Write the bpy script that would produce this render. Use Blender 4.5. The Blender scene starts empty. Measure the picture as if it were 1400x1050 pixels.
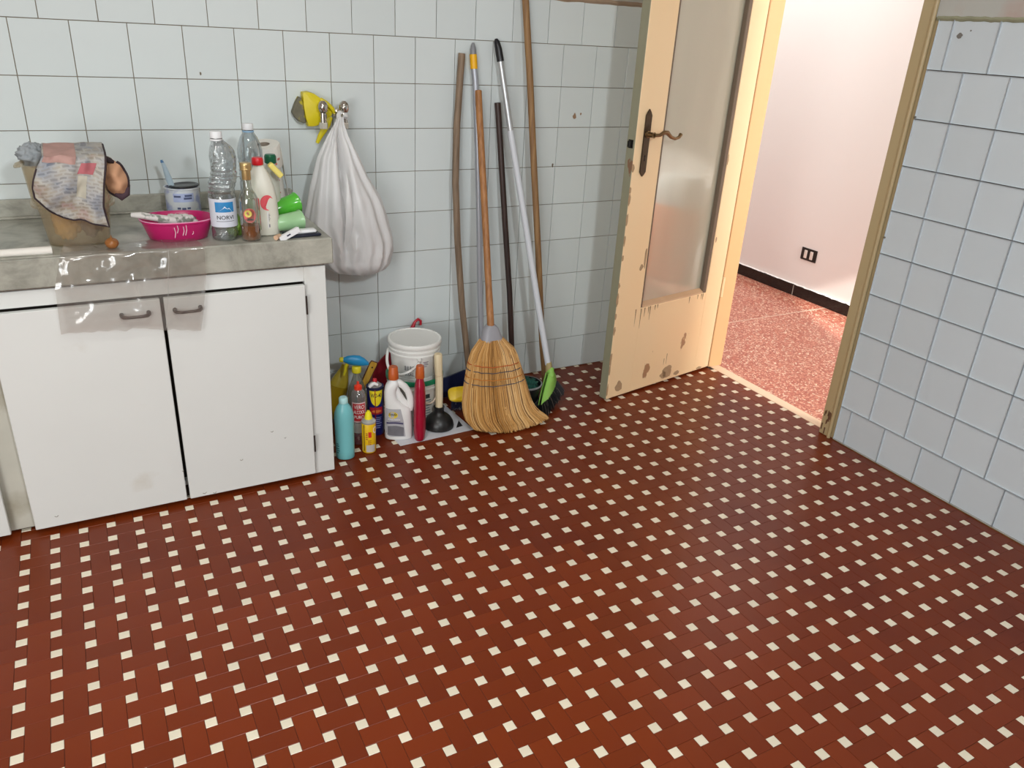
import bpy, math, random
from mathutils import Vector, Matrix, noise
random.seed(7)
PI = math.pi
sc = bpy.context.scene
COL = sc.collection

# ------------------------------------------------------------ camera
CAM = Vector((0.1103, -2.7464, 1.3953))
FPX = 1069.44
def cam_rot():
    a, b, c = -0.5138, -0.4265, -0.0587
    Rz = Matrix.Rotation(a, 3, 'Z'); Rx = Matrix.Rotation(b, 3, 'X'); Ry = Matrix.Rotation(c, 3, 'Y')
    return Rz @ Rx @ Ry
RC = cam_rot()
right, fwd, up = RC.col[0], RC.col[1], RC.col[2]
cd = bpy.data.cameras.new('camera'); cam = bpy.data.objects.new('camera', cd); COL.objects.link(cam)
cd.sensor_width = 36; cd.sensor_fit = 'HORIZONTAL'; cd.lens = FPX / 1400 * 36; cd.clip_start = .02
m3 = Matrix((right, up, -fwd)).transposed()
cam.matrix_world = Matrix.Translation(CAM) @ m3.to_4x4()
sc.camera = cam
def in_view(P, pad=20):
    d = Vector(P) - CAM; z = d.dot(fwd)
    if z < .05: return False
    u = 700 + FPX * d.dot(right) / z; v = 525 - FPX * d.dot(up) / z
    return -pad < u < 1400 + pad and -pad < v < 1050 + pad

# ------------------------------------------------------------ light and exposure
sc.view_settings.view_transform = 'Standard'; sc.view_settings.look = 'None'
sc.view_settings.gamma = 1; sc.view_settings.use_curve_mapping = False
sc.view_settings.exposure = 0.0
w = bpy.data.worlds.new('World'); sc.world = w; w.use_nodes = True
w.node_tree.nodes['Background'].inputs[0].default_value = (.8, .88, 1, 1)
w.node_tree.nodes['Background'].inputs[1].default_value = .3
def lamp(name, loc, target, energy, color, sx, sy=None, shape='RECTANGLE'):
    l = bpy.data.lights.new(name, 'AREA'); l.energy = energy; l.color = color; l.shape = shape
    l.size = sx
    if sy: l.size_y = sy
    o = bpy.data.objects.new(name, l); COL.objects.link(o); o.location = loc
    o.rotation_euler = (Vector(target) - Vector(loc)).to_track_quat('-Z', 'Y').to_euler()
    return o
lamp('kitchen_lamp', (0.66, -3.6, 2.15), (1.0, 0, .6), 34, (.93, .98, 1.0), .22, shape='DISK')
lamp('kitchen_ceiling_lamp', (-.05, -2.1, 2.76), (.1, -1.6, 0), 18, (1.0, .98, .93), .28, .28)
lamp('left_floor_fill', (-1.15, -2.75, .95), (.35, -1.7, -.1), 24, (1.0, .98, .95), .9, .9)  # added fill standing inside the room, brightens the floor at the left
lamp('kitchen_window_daylight', (-1.65, -4.4, 1.6), (1.6, 0, .9), 38, (.86, .94, 1.0), 1.1, 1.3)
lamp('hall_ceiling_lamp', (3.20, .85, 2.70), (3.25, .7, 0), 21, (.97, .97, 1.0), .8, .8)
lamp('hall_window_daylight', (3.25, -3.0, 1.7), (3.3, 0, 1.0), 74, (1.0, .97, .94), .9, 1.3)
spot_l = bpy.data.lights.new('hall_reflection_spot', 'SPOT'); spot_l.energy = 1300; spot_l.color = (1, .97, .9); spot_l.spot_size = math.radians(15); spot_l.spot_blend = .25; spot_l.shadow_soft_size = .02
spot_o = bpy.data.objects.new('hall_reflection_spot', spot_l); COL.objects.link(spot_o); spot_o.location = (2.95, -3.6, 1.9); spot_o.rotation_euler = (Vector((3.74, -1.06, .34)) - spot_o.location).to_track_quat('-Z', 'Y').to_euler()  # added narrow spot on the unseen bag that the door glass mirrors

# ------------------------------------------------------------ materials
def srgb(c):
    f = lambda v: (v/255/12.92) if v/255 <= .04045 else ((v/255+.055)/1.055)**2.4
    return (f(c[0]), f(c[1]), f(c[2]), 1)
MATS = {}
def mat(name, col, rough=.5, metal=0., var=0., scale=8., bump=0., bscale=60., col2=None, c2scale=6., c2lo=.5, c2hi=.7,
        rand=0., trans=0., sss=0., alpha=1., spec=.5, coat=0.):
    if name in MATS: return MATS[name]
    m = bpy.data.materials.new(name); m.use_nodes = True; MATS[name] = m
    nt = m.node_tree; N = nt.nodes; L = nt.links; b = N['Principled BSDF']
    b.inputs['Roughness'].default_value = rough; b.inputs['Metallic'].default_value = metal
    b.inputs['Specular IOR Level'].default_value = spec
    b.inputs['Coat Weight'].default_value = coat
    if trans: b.inputs['Transmission Weight'].default_value = trans
    if alpha < 1: b.inputs['Alpha'].default_value = alpha
    tc = N.new('ShaderNodeTexCoord'); out = None
    c = N.new('ShaderNodeRGB'); c.outputs[0].default_value = srgb(col); out = c.outputs[0]
    if col2 is not None:
        n = N.new('ShaderNodeTexNoise'); n.inputs['Scale'].default_value = c2scale; n.inputs['Detail'].default_value = 5
        L.new(tc.outputs['Object'], n.inputs['Vector'])
        r = N.new('ShaderNodeValToRGB'); r.color_ramp.elements[0].position = c2lo; r.color_ramp.elements[1].position = c2hi
        L.new(n.outputs['Fac'], r.inputs[0])
        mx = N.new('ShaderNodeMix'); mx.data_type = 'RGBA'; L.new(r.outputs[0], mx.inputs[0]); L.new(out, mx.inputs[6])
        mx.inputs[7].default_value = srgb(col2); out = mx.outputs[2]
    if var or rand:
        h = N.new('ShaderNodeHueSaturation'); L.new(out, h.inputs['Color'])
        a = N.new('ShaderNodeMath'); a.operation = 'MULTIPLY_ADD'
        n = N.new('ShaderNodeTexNoise'); n.inputs['Scale'].default_value = scale; n.inputs['Detail'].default_value = 4
        L.new(tc.outputs['Object'], n.inputs['Vector'])
        L.new(n.outputs['Fac'], a.inputs[0]); a.inputs[1].default_value = var * 2; a.inputs[2].default_value = 1 - var
        o_ = a.outputs[0]
        if rand:
            oi = N.new('ShaderNodeObjectInfo'); a2 = N.new('ShaderNodeMath'); a2.operation = 'MULTIPLY_ADD'
            L.new(oi.outputs['Random'], a2.inputs[0]); a2.inputs[1].default_value = rand * 2; L.new(o_, a2.inputs[2])
            a3 = N.new('ShaderNodeMath'); a3.operation = 'SUBTRACT'; L.new(a2.outputs[0], a3.inputs[0]); a3.inputs[1].default_value = rand; o_ = a3.outputs[0]
        L.new(o_, h.inputs['Value']); out = h.outputs[0]
    L.new(out, b.inputs['Base Color'])
    if bump:
        n = N.new('ShaderNodeTexNoise'); n.inputs['Scale'].default_value = bscale; n.inputs['Detail'].default_value = 3
        L.new(tc.outputs['Object'], n.inputs['Vector'])
        bp = N.new('ShaderNodeBump'); bp.inputs['Strength'].default_value = bump; bp.inputs['Distance'].default_value = .004
        L.new(n.outputs['Fac'], bp.inputs['Height']); L.new(bp.outputs[0], b.inputs['Normal'])
    if sss:
        b.inputs['Subsurface Weight'].default_value = sss; b.inputs['Subsurface Radius'].default_value = (.02, .02, .02)
    return m
def clear(name, tint=(235, 240, 242), milk=.08, milkcol=(225, 228, 228), gloss=.12, rough=.06, bump=0., bscale=30., edge=.5):
    """thin clear or milky film: see-through + some scatter + surface gloss"""
    if name in MATS: return MATS[name]
    m = bpy.data.materials.new(name); m.use_nodes = True; MATS[name] = m
    nt = m.node_tree; N = nt.nodes; L = nt.links; N.remove(N['Principled BSDF']); out = N['Material Output']
    t = N.new('ShaderNodeBsdfTransparent'); t.inputs[0].default_value = srgb(tint)
    d = N.new('ShaderNodeBsdfDiffuse'); d.inputs[0].default_value = srgb(milkcol)
    tl = N.new('ShaderNodeBsdfTranslucent'); tl.inputs[0].default_value = srgb(milkcol)
    ad = N.new('ShaderNodeMixShader'); ad.inputs[0].default_value = .5; L.new(d.outputs[0], ad.inputs[1]); L.new(tl.outputs[0], ad.inputs[2])
    m1 = N.new('ShaderNodeMixShader'); m1.inputs[0].default_value = milk; L.new(t.outputs[0], m1.inputs[1]); L.new(ad.outputs[0], m1.inputs[2])
    g = N.new('ShaderNodeBsdfGlossy'); g.inputs['Roughness'].default_value = rough
    lw = N.new('ShaderNodeLayerWeight'); lw.inputs[0].default_value = edge
    mr = N.new('ShaderNodeMath'); mr.operation = 'MULTIPLY_ADD'; L.new(lw.outputs['Facing'], mr.inputs[0]); mr.inputs[1].default_value = gloss * 2.2; mr.inputs[2].default_value = gloss * .4
    m2 = N.new('ShaderNodeMixShader'); L.new(mr.outputs[0], m2.inputs[0]); L.new(m1.outputs[0], m2.inputs[1]); L.new(g.outputs[0], m2.inputs[2])
    L.new(m2.outputs[0], out.inputs['Surface'])
    if bump:
        tc = N.new('ShaderNodeTexCoord'); n = N.new('ShaderNodeTexNoise'); n.inputs['Scale'].default_value = bscale; n.inputs['Detail'].default_value = 3; n.inputs['Distortion'].default_value = .6
        L.new(tc.outputs['Object'], n.inputs['Vector'])
        bp = N.new('ShaderNodeBump'); bp.inputs['Strength'].default_value = bump; bp.inputs['Distance'].default_value = .01
        L.new(n.outputs['Fac'], bp.inputs['Height'])
        for q in (g, d, lw): L.new(bp.outputs[0], q.inputs['Normal'])
    return m

# ------------------------------------------------------------ mesh helpers
class MB:
    def __init__(s): s.v = []; s.f = []
    def add(s, vs, fs):
        o = len(s.v); s.v += [tuple(v) for v in vs]; s.f += [tuple(i + o for i in f) for f in fs]
    def box(s, x0, x1, y0, y1, z0, z1, M=None):
        vs = [Vector((x, y, z)) for x in (x0, x1) for y in (y0, y1) for z in (z0, z1)]
        if M: vs = [M @ v for v in vs]
        s.add(vs, [(0, 1, 3, 2), (4, 6, 7, 5), (0, 4, 5, 1), (2, 3, 7, 6), (0, 2, 6, 4), (1, 5, 7, 3)])
    def cbox(s, x0, x1, y0, y1, z0, z1, c=.001, M=None):
        """box with all its edges chamfered"""
        cx, cy, cz = [(a + b) / 2 for a, b in ((x0, x1), (y0, y1), (z0, z1))]
        h = [(b - a) / 2 for a, b in ((x0, x1), (y0, y1), (z0, z1))]
        vs = []; idx = {}
        for sx in (-1, 1):
            for sy in (-1, 1):
                for sz in (-1, 1):
                    for ax in range(3):
                        q = [sx * (h[0] - c), sy * (h[1] - c), sz * (h[2] - c)]
                        q[ax] = (sx, sy, sz)[ax] * h[ax]
                        idx[(sx, sy, sz, ax)] = len(vs); vs.append(Vector((cx + q[0], cy + q[1], cz + q[2])))
        fs = []
        for ax in range(3):
            o1, o2 = [a for a in range(3) if a != ax]
            for sg in (-1, 1):
                f = []
                for a, b in ((-1, -1), (1, -1), (1, 1), (-1, 1)):
                    k = [0, 0, 0]; k[ax] = sg; k[o1] = a; k[o2] = b; f.append(idx[(*k, ax)])
                fs.append(f)
            for a in (-1, 1):
                for b in (-1, 1):
                    f = []
                    for e, q in ((-1, o1), (1, o1), (1, o2), (-1, o2)):
                        k = [0, 0, 0]; k[ax] = e; k[o1] = a; k[o2] = b; f.append(idx[(*k, q)])
                    fs.append(f)
        for sx in (-1, 1):
            for sy in (-1, 1):
                for sz in (-1, 1): fs.append([idx[(sx, sy, sz, a)] for a in range(3)])
        if M: vs = [M @ v for v in vs]
        s.add(vs, fs)
    def lathe(s, prof, seg=32, c=(0, 0, 0), sx=1, sy=1, cap=True, M=None, fn=None, power=2.0):
        n = len(prof); vs = []
        for r, z in prof:
            for k in range(seg):
                a = 2 * PI * k / seg; ca, sa = math.cos(a), math.sin(a)
                if power != 2.0:
                    ca = math.copysign(abs(ca) ** (2 / power), ca); sa = math.copysign(abs(sa) ** (2 / power), sa)
                p = Vector((r * ca * sx, r * sa * sy, z))
                if fn: p = fn(p, a)
                p = p + Vector(c)
                vs.append(M @ p if M else p)
        fs = [(i * seg + k, i * seg + (k + 1) % seg, (i + 1) * seg + (k + 1) % seg, (i + 1) * seg + k) for i in range(n - 1) for k in range(seg)]
        if cap:
            fs.append(tuple(range(seg))[::-1]); fs.append(tuple((n - 1) * seg + k for k in range(seg)))
        s.add(vs, fs)
    def tube(s, pts, r, seg=10, cap=True, flat=1.0, upv=None):
        pts = [Vector(p) for p in pts]; n = len(pts); R = r if isinstance(r, (list, tuple)) else [r] * n
        vs = []; prev = None
        for i, p in enumerate(pts):
            t = (pts[min(i + 1, n - 1)] - pts[max(i - 1, 0)]).normalized()
            if prev is None:
                u_ = Vector(upv) if upv else (Vector((0, 0, 1)) if abs(t.z) < .9 else Vector((1, 0, 0)))
                a = (u_ - t * u_.dot(t)).normalized()
            else:
                a = (prev - t * prev.dot(t)).normalized()
            prev = a; b = t.cross(a)
            for k in range(seg):
                th = 2 * PI * k / seg; vs.append(p + a * math.cos(th) * R[i] + b * math.sin(th) * R[i] * flat)
        fs = [(i * seg + k, i * seg + (k + 1) % seg, (i + 1) * seg + (k + 1) % seg, (i + 1) * seg + k) for i in range(n - 1) for k in range(seg)]
        if cap: fs.append(tuple(range(seg))[::-1]); fs.append(tuple((n - 1) * seg + k for k in range(seg)))
        s.add(vs, fs)
    def grid(s, nu, nv, fn):
        vs = [fn(i / nu, j / nv) for j in range(nv + 1) for i in range(nu + 1)]
        s.add(vs, [(j * (nu + 1) + i, j * (nu + 1) + i + 1, (j + 1) * (nu + 1) + i + 1, (j + 1) * (nu + 1) + i) for j in range(nv) for i in range(nu)])
    def prism(s, poly, y0, y1, M=None):
        """polygon in x,z pushed from y0 to y1"""
        n = len(poly); vs = [Vector((x, y0, z)) for x, z in poly] + [Vector((x, y1, z)) for x, z in poly]
        if M: vs = [M @ v for v in vs]
        s.add(vs, [tuple(range(n)), tuple(range(2 * n - 1, n - 1, -1))] + [(i, i + n, (i + 1) % n + n, (i + 1) % n) for i in range(n)])
    def build(s, name, material, parent=None, smooth=False, bevel=0, solid=0, sub=0, fix=True, kind=None):
        me = bpy.data.meshes.new(name); me.from_pydata(s.v, [], s.f); me.materials.append(material)
        if fix:
            import bmesh
            bm = bmesh.new(); bm.from_mesh(me); bmesh.ops.recalc_face_normals(bm, faces=bm.faces); bm.to_mesh(me); bm.free()
        o = bpy.data.objects.new(name, me); COL.objects.link(o)
        if parent: o.parent = parent
        if smooth:
            for p in me.polygons: p.use_smooth = True
            me.set_sharp_from_angle(angle=math.radians(smooth if smooth is not True else 45))
        if solid:
            md = o.modifiers.new('s', 'SOLIDIFY'); md.thickness = solid; md.offset = 0
        if bevel:
            md = o.modifiers.new('b', 'BEVEL'); md.width = bevel; md.segments = 2; md.limit_method = 'ANGLE'; md.angle_limit = math.radians(40)
        if sub:
            md = o.modifiers.new('u', 'SUBSURF'); md.levels = sub; md.render_levels = sub
        if kind: o['kind'] = kind
        return o
def empty(name, loc, rz=0.):
    o = bpy.data.objects.new(name, None); COL.objects.link(o); o.location = loc; o.rotation_euler = (0, 0, rz); o.empty_display_size = .02
    return o
def tag(o, label, cat, group=None):
    o['label'] = label; o['category'] = cat
    if group: o['group'] = group
    return o
def face_cam(x, y): return math.atan2(CAM.y - y, CAM.x - x)
def text(name, s, height, m, parent, mp, width=None, ext=0.0, shear=0.):
    cu = bpy.data.curves.new(name, 'FONT'); cu.body = s; cu.align_x = 'CENTER'; cu.resolution_u = 3; cu.offset = .012; cu.shear = shear
    o = bpy.data.objects.new(name, cu); COL.objects.link(o)
    me = bpy.data.meshes.new_from_object(o.evaluated_get(bpy.context.evaluated_depsgraph_get()))
    bpy.data.objects.remove(o); bpy.data.curves.remove(cu)
    xs = [v.co.x for v in me.vertices]; ys = [v.co.y for v in me.vertices]
    k = height / max(1e-6, max(ys) - min(ys)); kx = k if not width else width / (max(xs) - min(xs)); cx = (max(xs) + min(xs)) / 2
    for v in me.vertices: v.co = mp((v.co.x - cx) * kx, (v.co.y - min(ys)) * k)
    me.materials.clear(); me.materials.append(m)
    q = bpy.data.objects.new(name, me); COL.objects.link(q); q.parent = parent
    return q
def wrap(R, a0, z0, sx=1., sy=1., off=.0006, power=2.0):
    def f(x, y):
        a = a0 + x / R; r = R(z0 + y) if callable(R) else R
        return Vector(((r + off) * math.cos(a) * sx, (r + off) * math.sin(a) * sy, z0 + y))
    return f
def patch(R, a0, w_, z0, z1, sx=1., sy=1., off=.0003, nu=12, nv=2, shape=None):
    """curved label: angular arc of width w_ centred on a0; R number or function of z"""
    mb = MB()
    def f(u, v):
        z = z0 + (z1 - z0) * v; r = R(z) if callable(R) else R
        half = w_ / 2 * (shape(v) if shape else 1)
        a = a0 + (u - .5) * 2 * half / r
        return Vector(((r + off) * math.cos(a) * sx, (r + off) * math.sin(a) * sy, z))
    mb.grid(nu, nv, f); return mb
def nz(x, y=0, z=0): return noise.noise(Vector((x, y, z)))
def lerp(a, b, t): return a + (b - a) * t
def interp(tab, z):
    if z <= tab[0][0]: return tab[0][1:] if len(tab[0]) > 2 else tab[0][1]
    for a, b in zip(tab, tab[1:]):
        if z <= b[0]:
            t = (z - a[0]) / (b[0] - a[0])
            return tuple(lerp(p, q, t) for p, q in zip(a[1:], b[1:])) if len(a) > 2 else lerp(a[1], b[1], t)
    return tab[-1][1:] if len(tab[-1]) > 2 else tab[-1][1]

# ============================================================ SETTING
XR = 2.5583; ROOMY = -5.4; XL = -1.9; CEIL = 2.85; HX = 3.86; JX = 2.64
def struct(o): o['kind'] = 'structure'; return o
plaster = mat('kitchen_plaster', (176, 172, 164), .7, var=.08, scale=5, bump=.3, bscale=25, col2=(172, 148, 132), c2scale=3, c2lo=.52, c2hi=.7)
grout_w = mat('wall_grout', (142, 131, 114), .9, var=.3, scale=18)
grout_r = mat('dark_wall_grout', (112, 106, 98), .9, var=.25, scale=18)
hallpaint = mat('hall_paint', (240, 236, 232), .6, var=.02, scale=2, bump=.15, bscale=18)
white_paint = mat('ceiling_paint', (225, 222, 215), .8)

# floors ---------------------------------------------------------------
fl_bed = mat('floor_grout', (62, 34, 26), .7, var=.2, scale=40)
mb = MB(); mb.box(XL, 2.585, ROOMY, 0.006, -.06, -.0012); floor = struct(mb.build('floor', fl_bed))
red = mat('red_floor_tile', (119, 48, 16), .32, var=.10, scale=9, rand=.10, bump=.05, bscale=14, col2=(108, 40, 16), c2scale=3, c2lo=.4, c2hi=.7, spec=.26)
ivory = mat('ivory_floor_tile', (226, 216, 194), .33, var=.05, scale=30, rand=.06)
DS = .0245; PX = .0724; PY = .0723; G = .0004
def lat(i, j): return (.0377 + PX * i, .0572 + .0006 * i + PY * j)
pieces = {'r': [], 'w': []}
for i in range(-28, 37):
    for j in range(-77, 2):
        x, y = lat(i, j); hs = DS / 2 - G
        pieces['w'].append((x - hs, x + hs, y - hs, y + hs))
        cx, cy = (lat(i, j)[0] + lat(i + 1, j)[0]) / 2, (lat(i, j)[1] + lat(i, j + 1)[1]) / 2
        L_ = (PX + DS) / 2 - G; W_ = (PX - DS) / 2 - G
        if (i + j) % 2: pieces['r'].append((cx - L_, cx + L_, cy - W_, cy + W_))
        else: pieces['r'].append((cx - W_, cx + W_, cy - L_, cy + L_))
def tile_bm(mb, x0, x1, y0, y1, c=.0007, top=0.0):
    b = -.006
    mb.add([(x0, y0, b), (x1, y0, b), (x1, y1, b), (x0, y1, b), (x0, y0, top - c), (x1, y0, top - c), (x1, y1, top - c), (x0, y1, top - c),
            (x0 + c, y0 + c, top), (x1 - c, y0 + c, top), (x1 - c, y1 - c, top), (x0 + c, y1 - c, top)],
           [(0, 1, 5, 4), (1, 2, 6, 5), (2, 3, 7, 6), (3, 0, 4, 7), (4, 5, 9, 8), (5, 6, 10, 9), (6, 7, 11, 10), (7, 4, 8, 11), (8, 9, 10, 11)])
for key, nm, m_ in (('r', 'floor_tile', red), ('w', 'inset_tile', ivory)):
    P = []
    for (x0, x1, y0, y1) in pieces[key]:
        x1 = min(x1, 2.5845 if -.945 < (y0 + y1) / 2 < -.25 else XR + .005); y1 = min(y1, .004)
        if x1 - x0 < .006 or y1 - y0 < .006 or x0 < XL or y0 < ROOMY: continue
        P.append((x0, x1, y0, y1))
    vis = [q for q in P if in_view(((q[0] + q[1]) / 2, (q[2] + q[3]) / 2, 0), 10) and not (q[0] < .66 and q[3] > -.46)]
    vis.sort(key=lambda q: (Vector(((q[0] + q[1]) / 2, (q[2] + q[3]) / 2, 0)) - CAM).length)
    near = set(vis[:300]); meshes = {}
    rest = MB()
    for q in P:
        if q not in near: tile_bm(rest, *q, top=random.uniform(-.0003, .0002)); continue
        k = (round(q[1] - q[0], 4), round(q[3] - q[2], 4))
        cx, cy = (q[0] + q[1]) / 2, (q[2] + q[3]) / 2
        if k not in meshes:
            t = MB(); tile_bm(t, -k[0] / 2, k[0] / 2, -k[1] / 2, k[1] / 2)
            o = t.build(nm, m_, floor, fix=False); meshes[k] = o.data
        else:
            o = bpy.data.objects.new(nm, meshes[k]); COL.objects.link(o); o.parent = floor
        o.location = (cx, cy, random.uniform(-.0003, .0002)); o.rotation_euler = (random.uniform(-.002, .002), random.uniform(-.002, .002), random.uniform(-.004, .004))
    rest.build(nm, m_, floor, fix=False, kind='stuff')

# wall tiles -----------------------------------------------------------
wt = mat('white_wall_tile', (209, 217, 217), .14, var=.025, scale=6, rand=.03, bump=.02, bscale=9, spec=.5)
wt2 = mat('pale_blue_wall_tile', (200, 208, 213), .16, var=.025, scale=6, rand=.025, bump=.02, bscale=9, spec=.5)
T = .15; TG = .0012
def wall_tile(cache, w_, h_, m_, parent, loc, side):
    k = (round(w_, 4), round(h_, 4), side)
    if k not in cache:
        t = MB(); c = .0004; a, b = w_ / 2 - TG, h_ / 2 - TG
        vs = [(-a, .006, -b), (a, .006, -b), (a, .006, b), (-a, .006, b), (-a, c, -b), (a, c, -b), (a, c, b), (-a, c, b), (-a + c, 0, -b + c), (a - c, 0, -b + c), (a - c, 0, b - c), (-a + c, 0, b - c)]
        fs = [(0, 1, 5, 4), (1, 2, 6, 5), (2, 3, 7, 6), (3, 0, 4, 7), (4, 5, 9, 8), (5, 6, 10, 9), (6, 7, 11, 10), (7, 4, 8, 11), (8, 9, 10, 11)]
        t.add(vs, fs); o = t.build('wall_tile', m_, parent, fix=True); cache[k] = o.data
    else:
        o = bpy.data.objects.new('wall_tile', cache[k]); COL.objects.link(o); o.parent = parent
    o.location = loc; o.rotation_euler = (random.uniform(-.004, .004), 0, (0 if side == 'b' else PI / 2) + random.uniform(-.004, .004))
def tile_rows(parent, m_, side, z8, lo, hi, off_main, off_bot, off_top, skip):
    cache = {}
    rows = [(0.002, z8, off_bot)] + [(z8 + k * T, z8 + (k + 1) * T, off_main) for k in range(8)] + [(z8 + 8 * T, z8 + 9 * T, off_top)]
    for z0, z1, off in rows:
        a = lo; n0 = math.floor((lo - off) / T)
        k = n0
        while True:
            s0 = max(lo, off + k * T); s1 = min(hi, off + (k + 1) * T); k += 1
            if off + (k - 1) * T >= hi: break
            if s1 - s0 < .008: continue
            if skip(s0, s1, z0, z1): continue
            cz = (z0 + z1) / 2; cs = (s0 + s1) / 2; d = random.uniform(-.0004, .0004)
            loc = (cs, d, cz) if side == 'b' else (XR - d, cs, cz)
            wall_tile(cache, s1 - s0, z1 - z0, m_, parent, loc, side)
    return rows
mb = MB(); mb.box(XL, JX, .0045, .12, -.05, CEIL); wb = struct(mb.build('wall_back', grout_w))
tile_rows(wb, wt, 'b', .1489, -.75, XR - .002, 0., 1.717 - 1.65, .077, lambda a, b, c, d: d < .8 and b < .72)
mb = MB(); mb.grid(60, 14, lambda u, v: Vector((lerp(XL, XR, u), .0045 - .004 - .0015 * nz(u * 30, v * 4) - (.006 if v > .02 else 0), lerp(1.5 + .004 * nz(u * 40), CEIL, v))))
mb.build('plaster', plaster, wb, smooth=True)
mb = MB(); mb.grid(200, 4, lambda u, v: Vector((lerp(-.8, XR, u), .001 - (.007 + .004 * nz(u * 60, 3)) * math.sin(PI * v), 1.494 + .003 * nz(u * 55, 7) + .018 * v)))
mb.build('plaster_edge', mat('rough_plaster_edge', (158, 136, 114), .9, var=.2, scale=25, bump=.5, bscale=40), wb, smooth=True)

DO0, DO1, DH = -.925, -.243, 2.12     # doorway
mb = MB(); mb.box(XR + .0045, JX, ROOMY, DO0 - .02, -.05, CEIL); mb.box(XR + .0045, JX, DO1 + .02, .006, -.05, CEIL); mb.box(XR + .0045, JX, DO0 - .02, DO1 + .02, DH + .04, CEIL)
wr = struct(mb.build('wall_right', grout_r))
tile_rows(wr, wt2, 'r', .1445, -2.75, -.992, -1.1206, -1.042, -1.045, lambda a, b, c, d: False)
tile_rows(wr, wt2, 'r', .1445, -.18, -.002, -.15, -.15, -.15, lambda a, b, c, d: False)
mb = MB(); mb.grid(60, 14, lambda u, v: Vector((XR - .004 + .002 * nz(u * 30, v * 5, 3), lerp(ROOMY, DO0 - .05, u), lerp(1.497 + .004 * nz(u * 70, 1), CEIL, v))))
mb.build('plaster', mat('grey_plaster', (178, 178, 172), .65, var=.08, scale=4, bump=.3, bscale=18, col2=(176, 150, 140), c2scale=5, c2lo=.55, c2hi=.72), wr, smooth=True)
mb = MB(); mb.grid(160, 4, lambda u, v: Vector((XR - .001 - (.007 + .005 * nz(u * 60, 9)) * math.sin(PI * v), lerp(-2.75, -.985, u), 1.487 + .004 * nz(u * 75, 2) + .016 * v)))
mb.build('plaster_edge', mat('greenish_plaster_edge', (150, 150, 124), .9, var=.25, scale=25, bump=.5, bscale=40), wr, smooth=True)
# stained joint at the foot of the right wall, and dark dirt line along the walls
mb = MB(); mb.grid(120, 2, lambda u, v: Vector((XR - .001 - .006 * v - .0015 * nz(u * 50) * v, lerp(-2.75, -.99, u), .004 * (1 - v) + .0002)))
mb.build('caulk', mat('brown_floor_caulk', (120, 98, 62), .8, var=.3, scale=20), wr)

for nm, bx in (('wall_front', (XL, JX, ROOMY - .1, ROOMY, 0, CEIL)), ('wall_left', (XL - .1, XL, ROOMY, .12, 0, CEIL)), ('ceiling', (XL - .1, HX + .1, ROOMY - .1, 3.1, CEIL, CEIL + .1))):
    mb = MB(); mb.box(*bx); struct(mb.build(nm, white_paint))
# hall -----------------------------------------------------------------
mb = MB(); mb.box(HX, HX + .1, ROOMY, 3., -.05, CEIL); wh = struct(mb.build('wall_hall', hallpaint))
mb = MB(); mb.box(JX, HX, 3., 3.1, -.05, CEIL); struct(mb.build('wall_hall_end', hallpaint))
mb = MB(); mb.box(JX, HX, ROOMY - .1, ROOMY, -.05, CEIL); struct(mb.build('wall_hall_front', hallpaint))
mb = MB(); mb.box(JX - .08, JX, .12, 3., -.05, CEIL); struct(mb.build('wall_hall_left', hallpaint))
def terrazzo():
    m = bpy.data.materials.new('pink_terrazzo'); m.use_nodes = True; nt = m.node_tree; N = nt.nodes; L = nt.links; b = N['Principled BSDF']
    tc = N.new('ShaderNodeTexCoord'); v = N.new('ShaderNodeTexVoronoi'); v.inputs['Scale'].default_value = 150; v.inputs['Randomness'].default_value = 1
    L.new(tc.outputs['Object'], v.inputs['Vector'])
    sep = N.new('ShaderNodeSeparateColor'); L.new(v.outputs['Color'], sep.inputs[0])
    r = N.new('ShaderNodeValToRGB'); r.color_ramp.interpolation = 'CONSTANT'; e = r.color_ramp.elements
    e[0].position = 0; e[0].color = srgb((168, 88, 70)); e[1].position = .36; e[1].color = srgb((190, 112, 92))
    for p_, c_ in ((.62, (206, 138, 114)), (.82, (226, 182, 156)), (.94, (240, 220, 196))):
        q = e.new(p_); q.color = srgb(c_)
    L.new(sep.outputs[0], r.inputs[0]); L.new(r.outputs[0], b.inputs['Base Color']); b.inputs['Roughness'].default_value = .28
    return m
terr = terrazzo()
# terrazzo fields divided by brass strips
flh = MB(); flh.box(2.635, HX, ROOMY, 3., -.06, -.004); fh = struct(flh.build('floor_hall', mat('terrazzo_bed', (150, 110, 95), .8)))
for y0, y1 in ((ROOMY, -2.2), (-2.2, -1.0), (-1.0, .205), (.205, 1.41), (1.41, 3.)):
    mb = MB(); mb.cbox(2.636, HX, y0 + .003, y1 - .003, -.02, 0, .001); mb.build('terrazzo_panel', terr, fh)
    mb = MB(); mb.box(2.636, HX, y1 - .003, y1 + .003, -.02, .0004); mb.build('divider_strip', mat('divider_strip', (226, 200, 178), .4), fh)
blk = mat('black_skirting_stone', (22, 20, 19), .18, var=.3, scale=20)
bb = struct(empty('baseboard_hall', (HX, 0, 0)))
yy = -2.45
while yy < 3.:
    mb = MB(); mb.cbox(-.013, 0, yy + .004, yy + .724, 0.001, .066, .0015); mb.build('skirting_stone', blk, bb)
    mb = MB(); mb.box(-.010, 0, yy - .004, yy + .004, 0.001, .062); mb.build('joint', mat('skirting_joint', (170, 165, 155), .8), bb)
    yy += .728
mb = MB(); mb.grid(260, 2, lambda u, v: Vector((-.014 * (1 - v) - .0005, lerp(-2.4, 2.9, u), .065 + (.004 + .005 * nz(u * 160, 5)) * (1 - .2 * v) + .004 * v)))
mb.build('paint_edge', hallpaint, bb)
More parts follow.
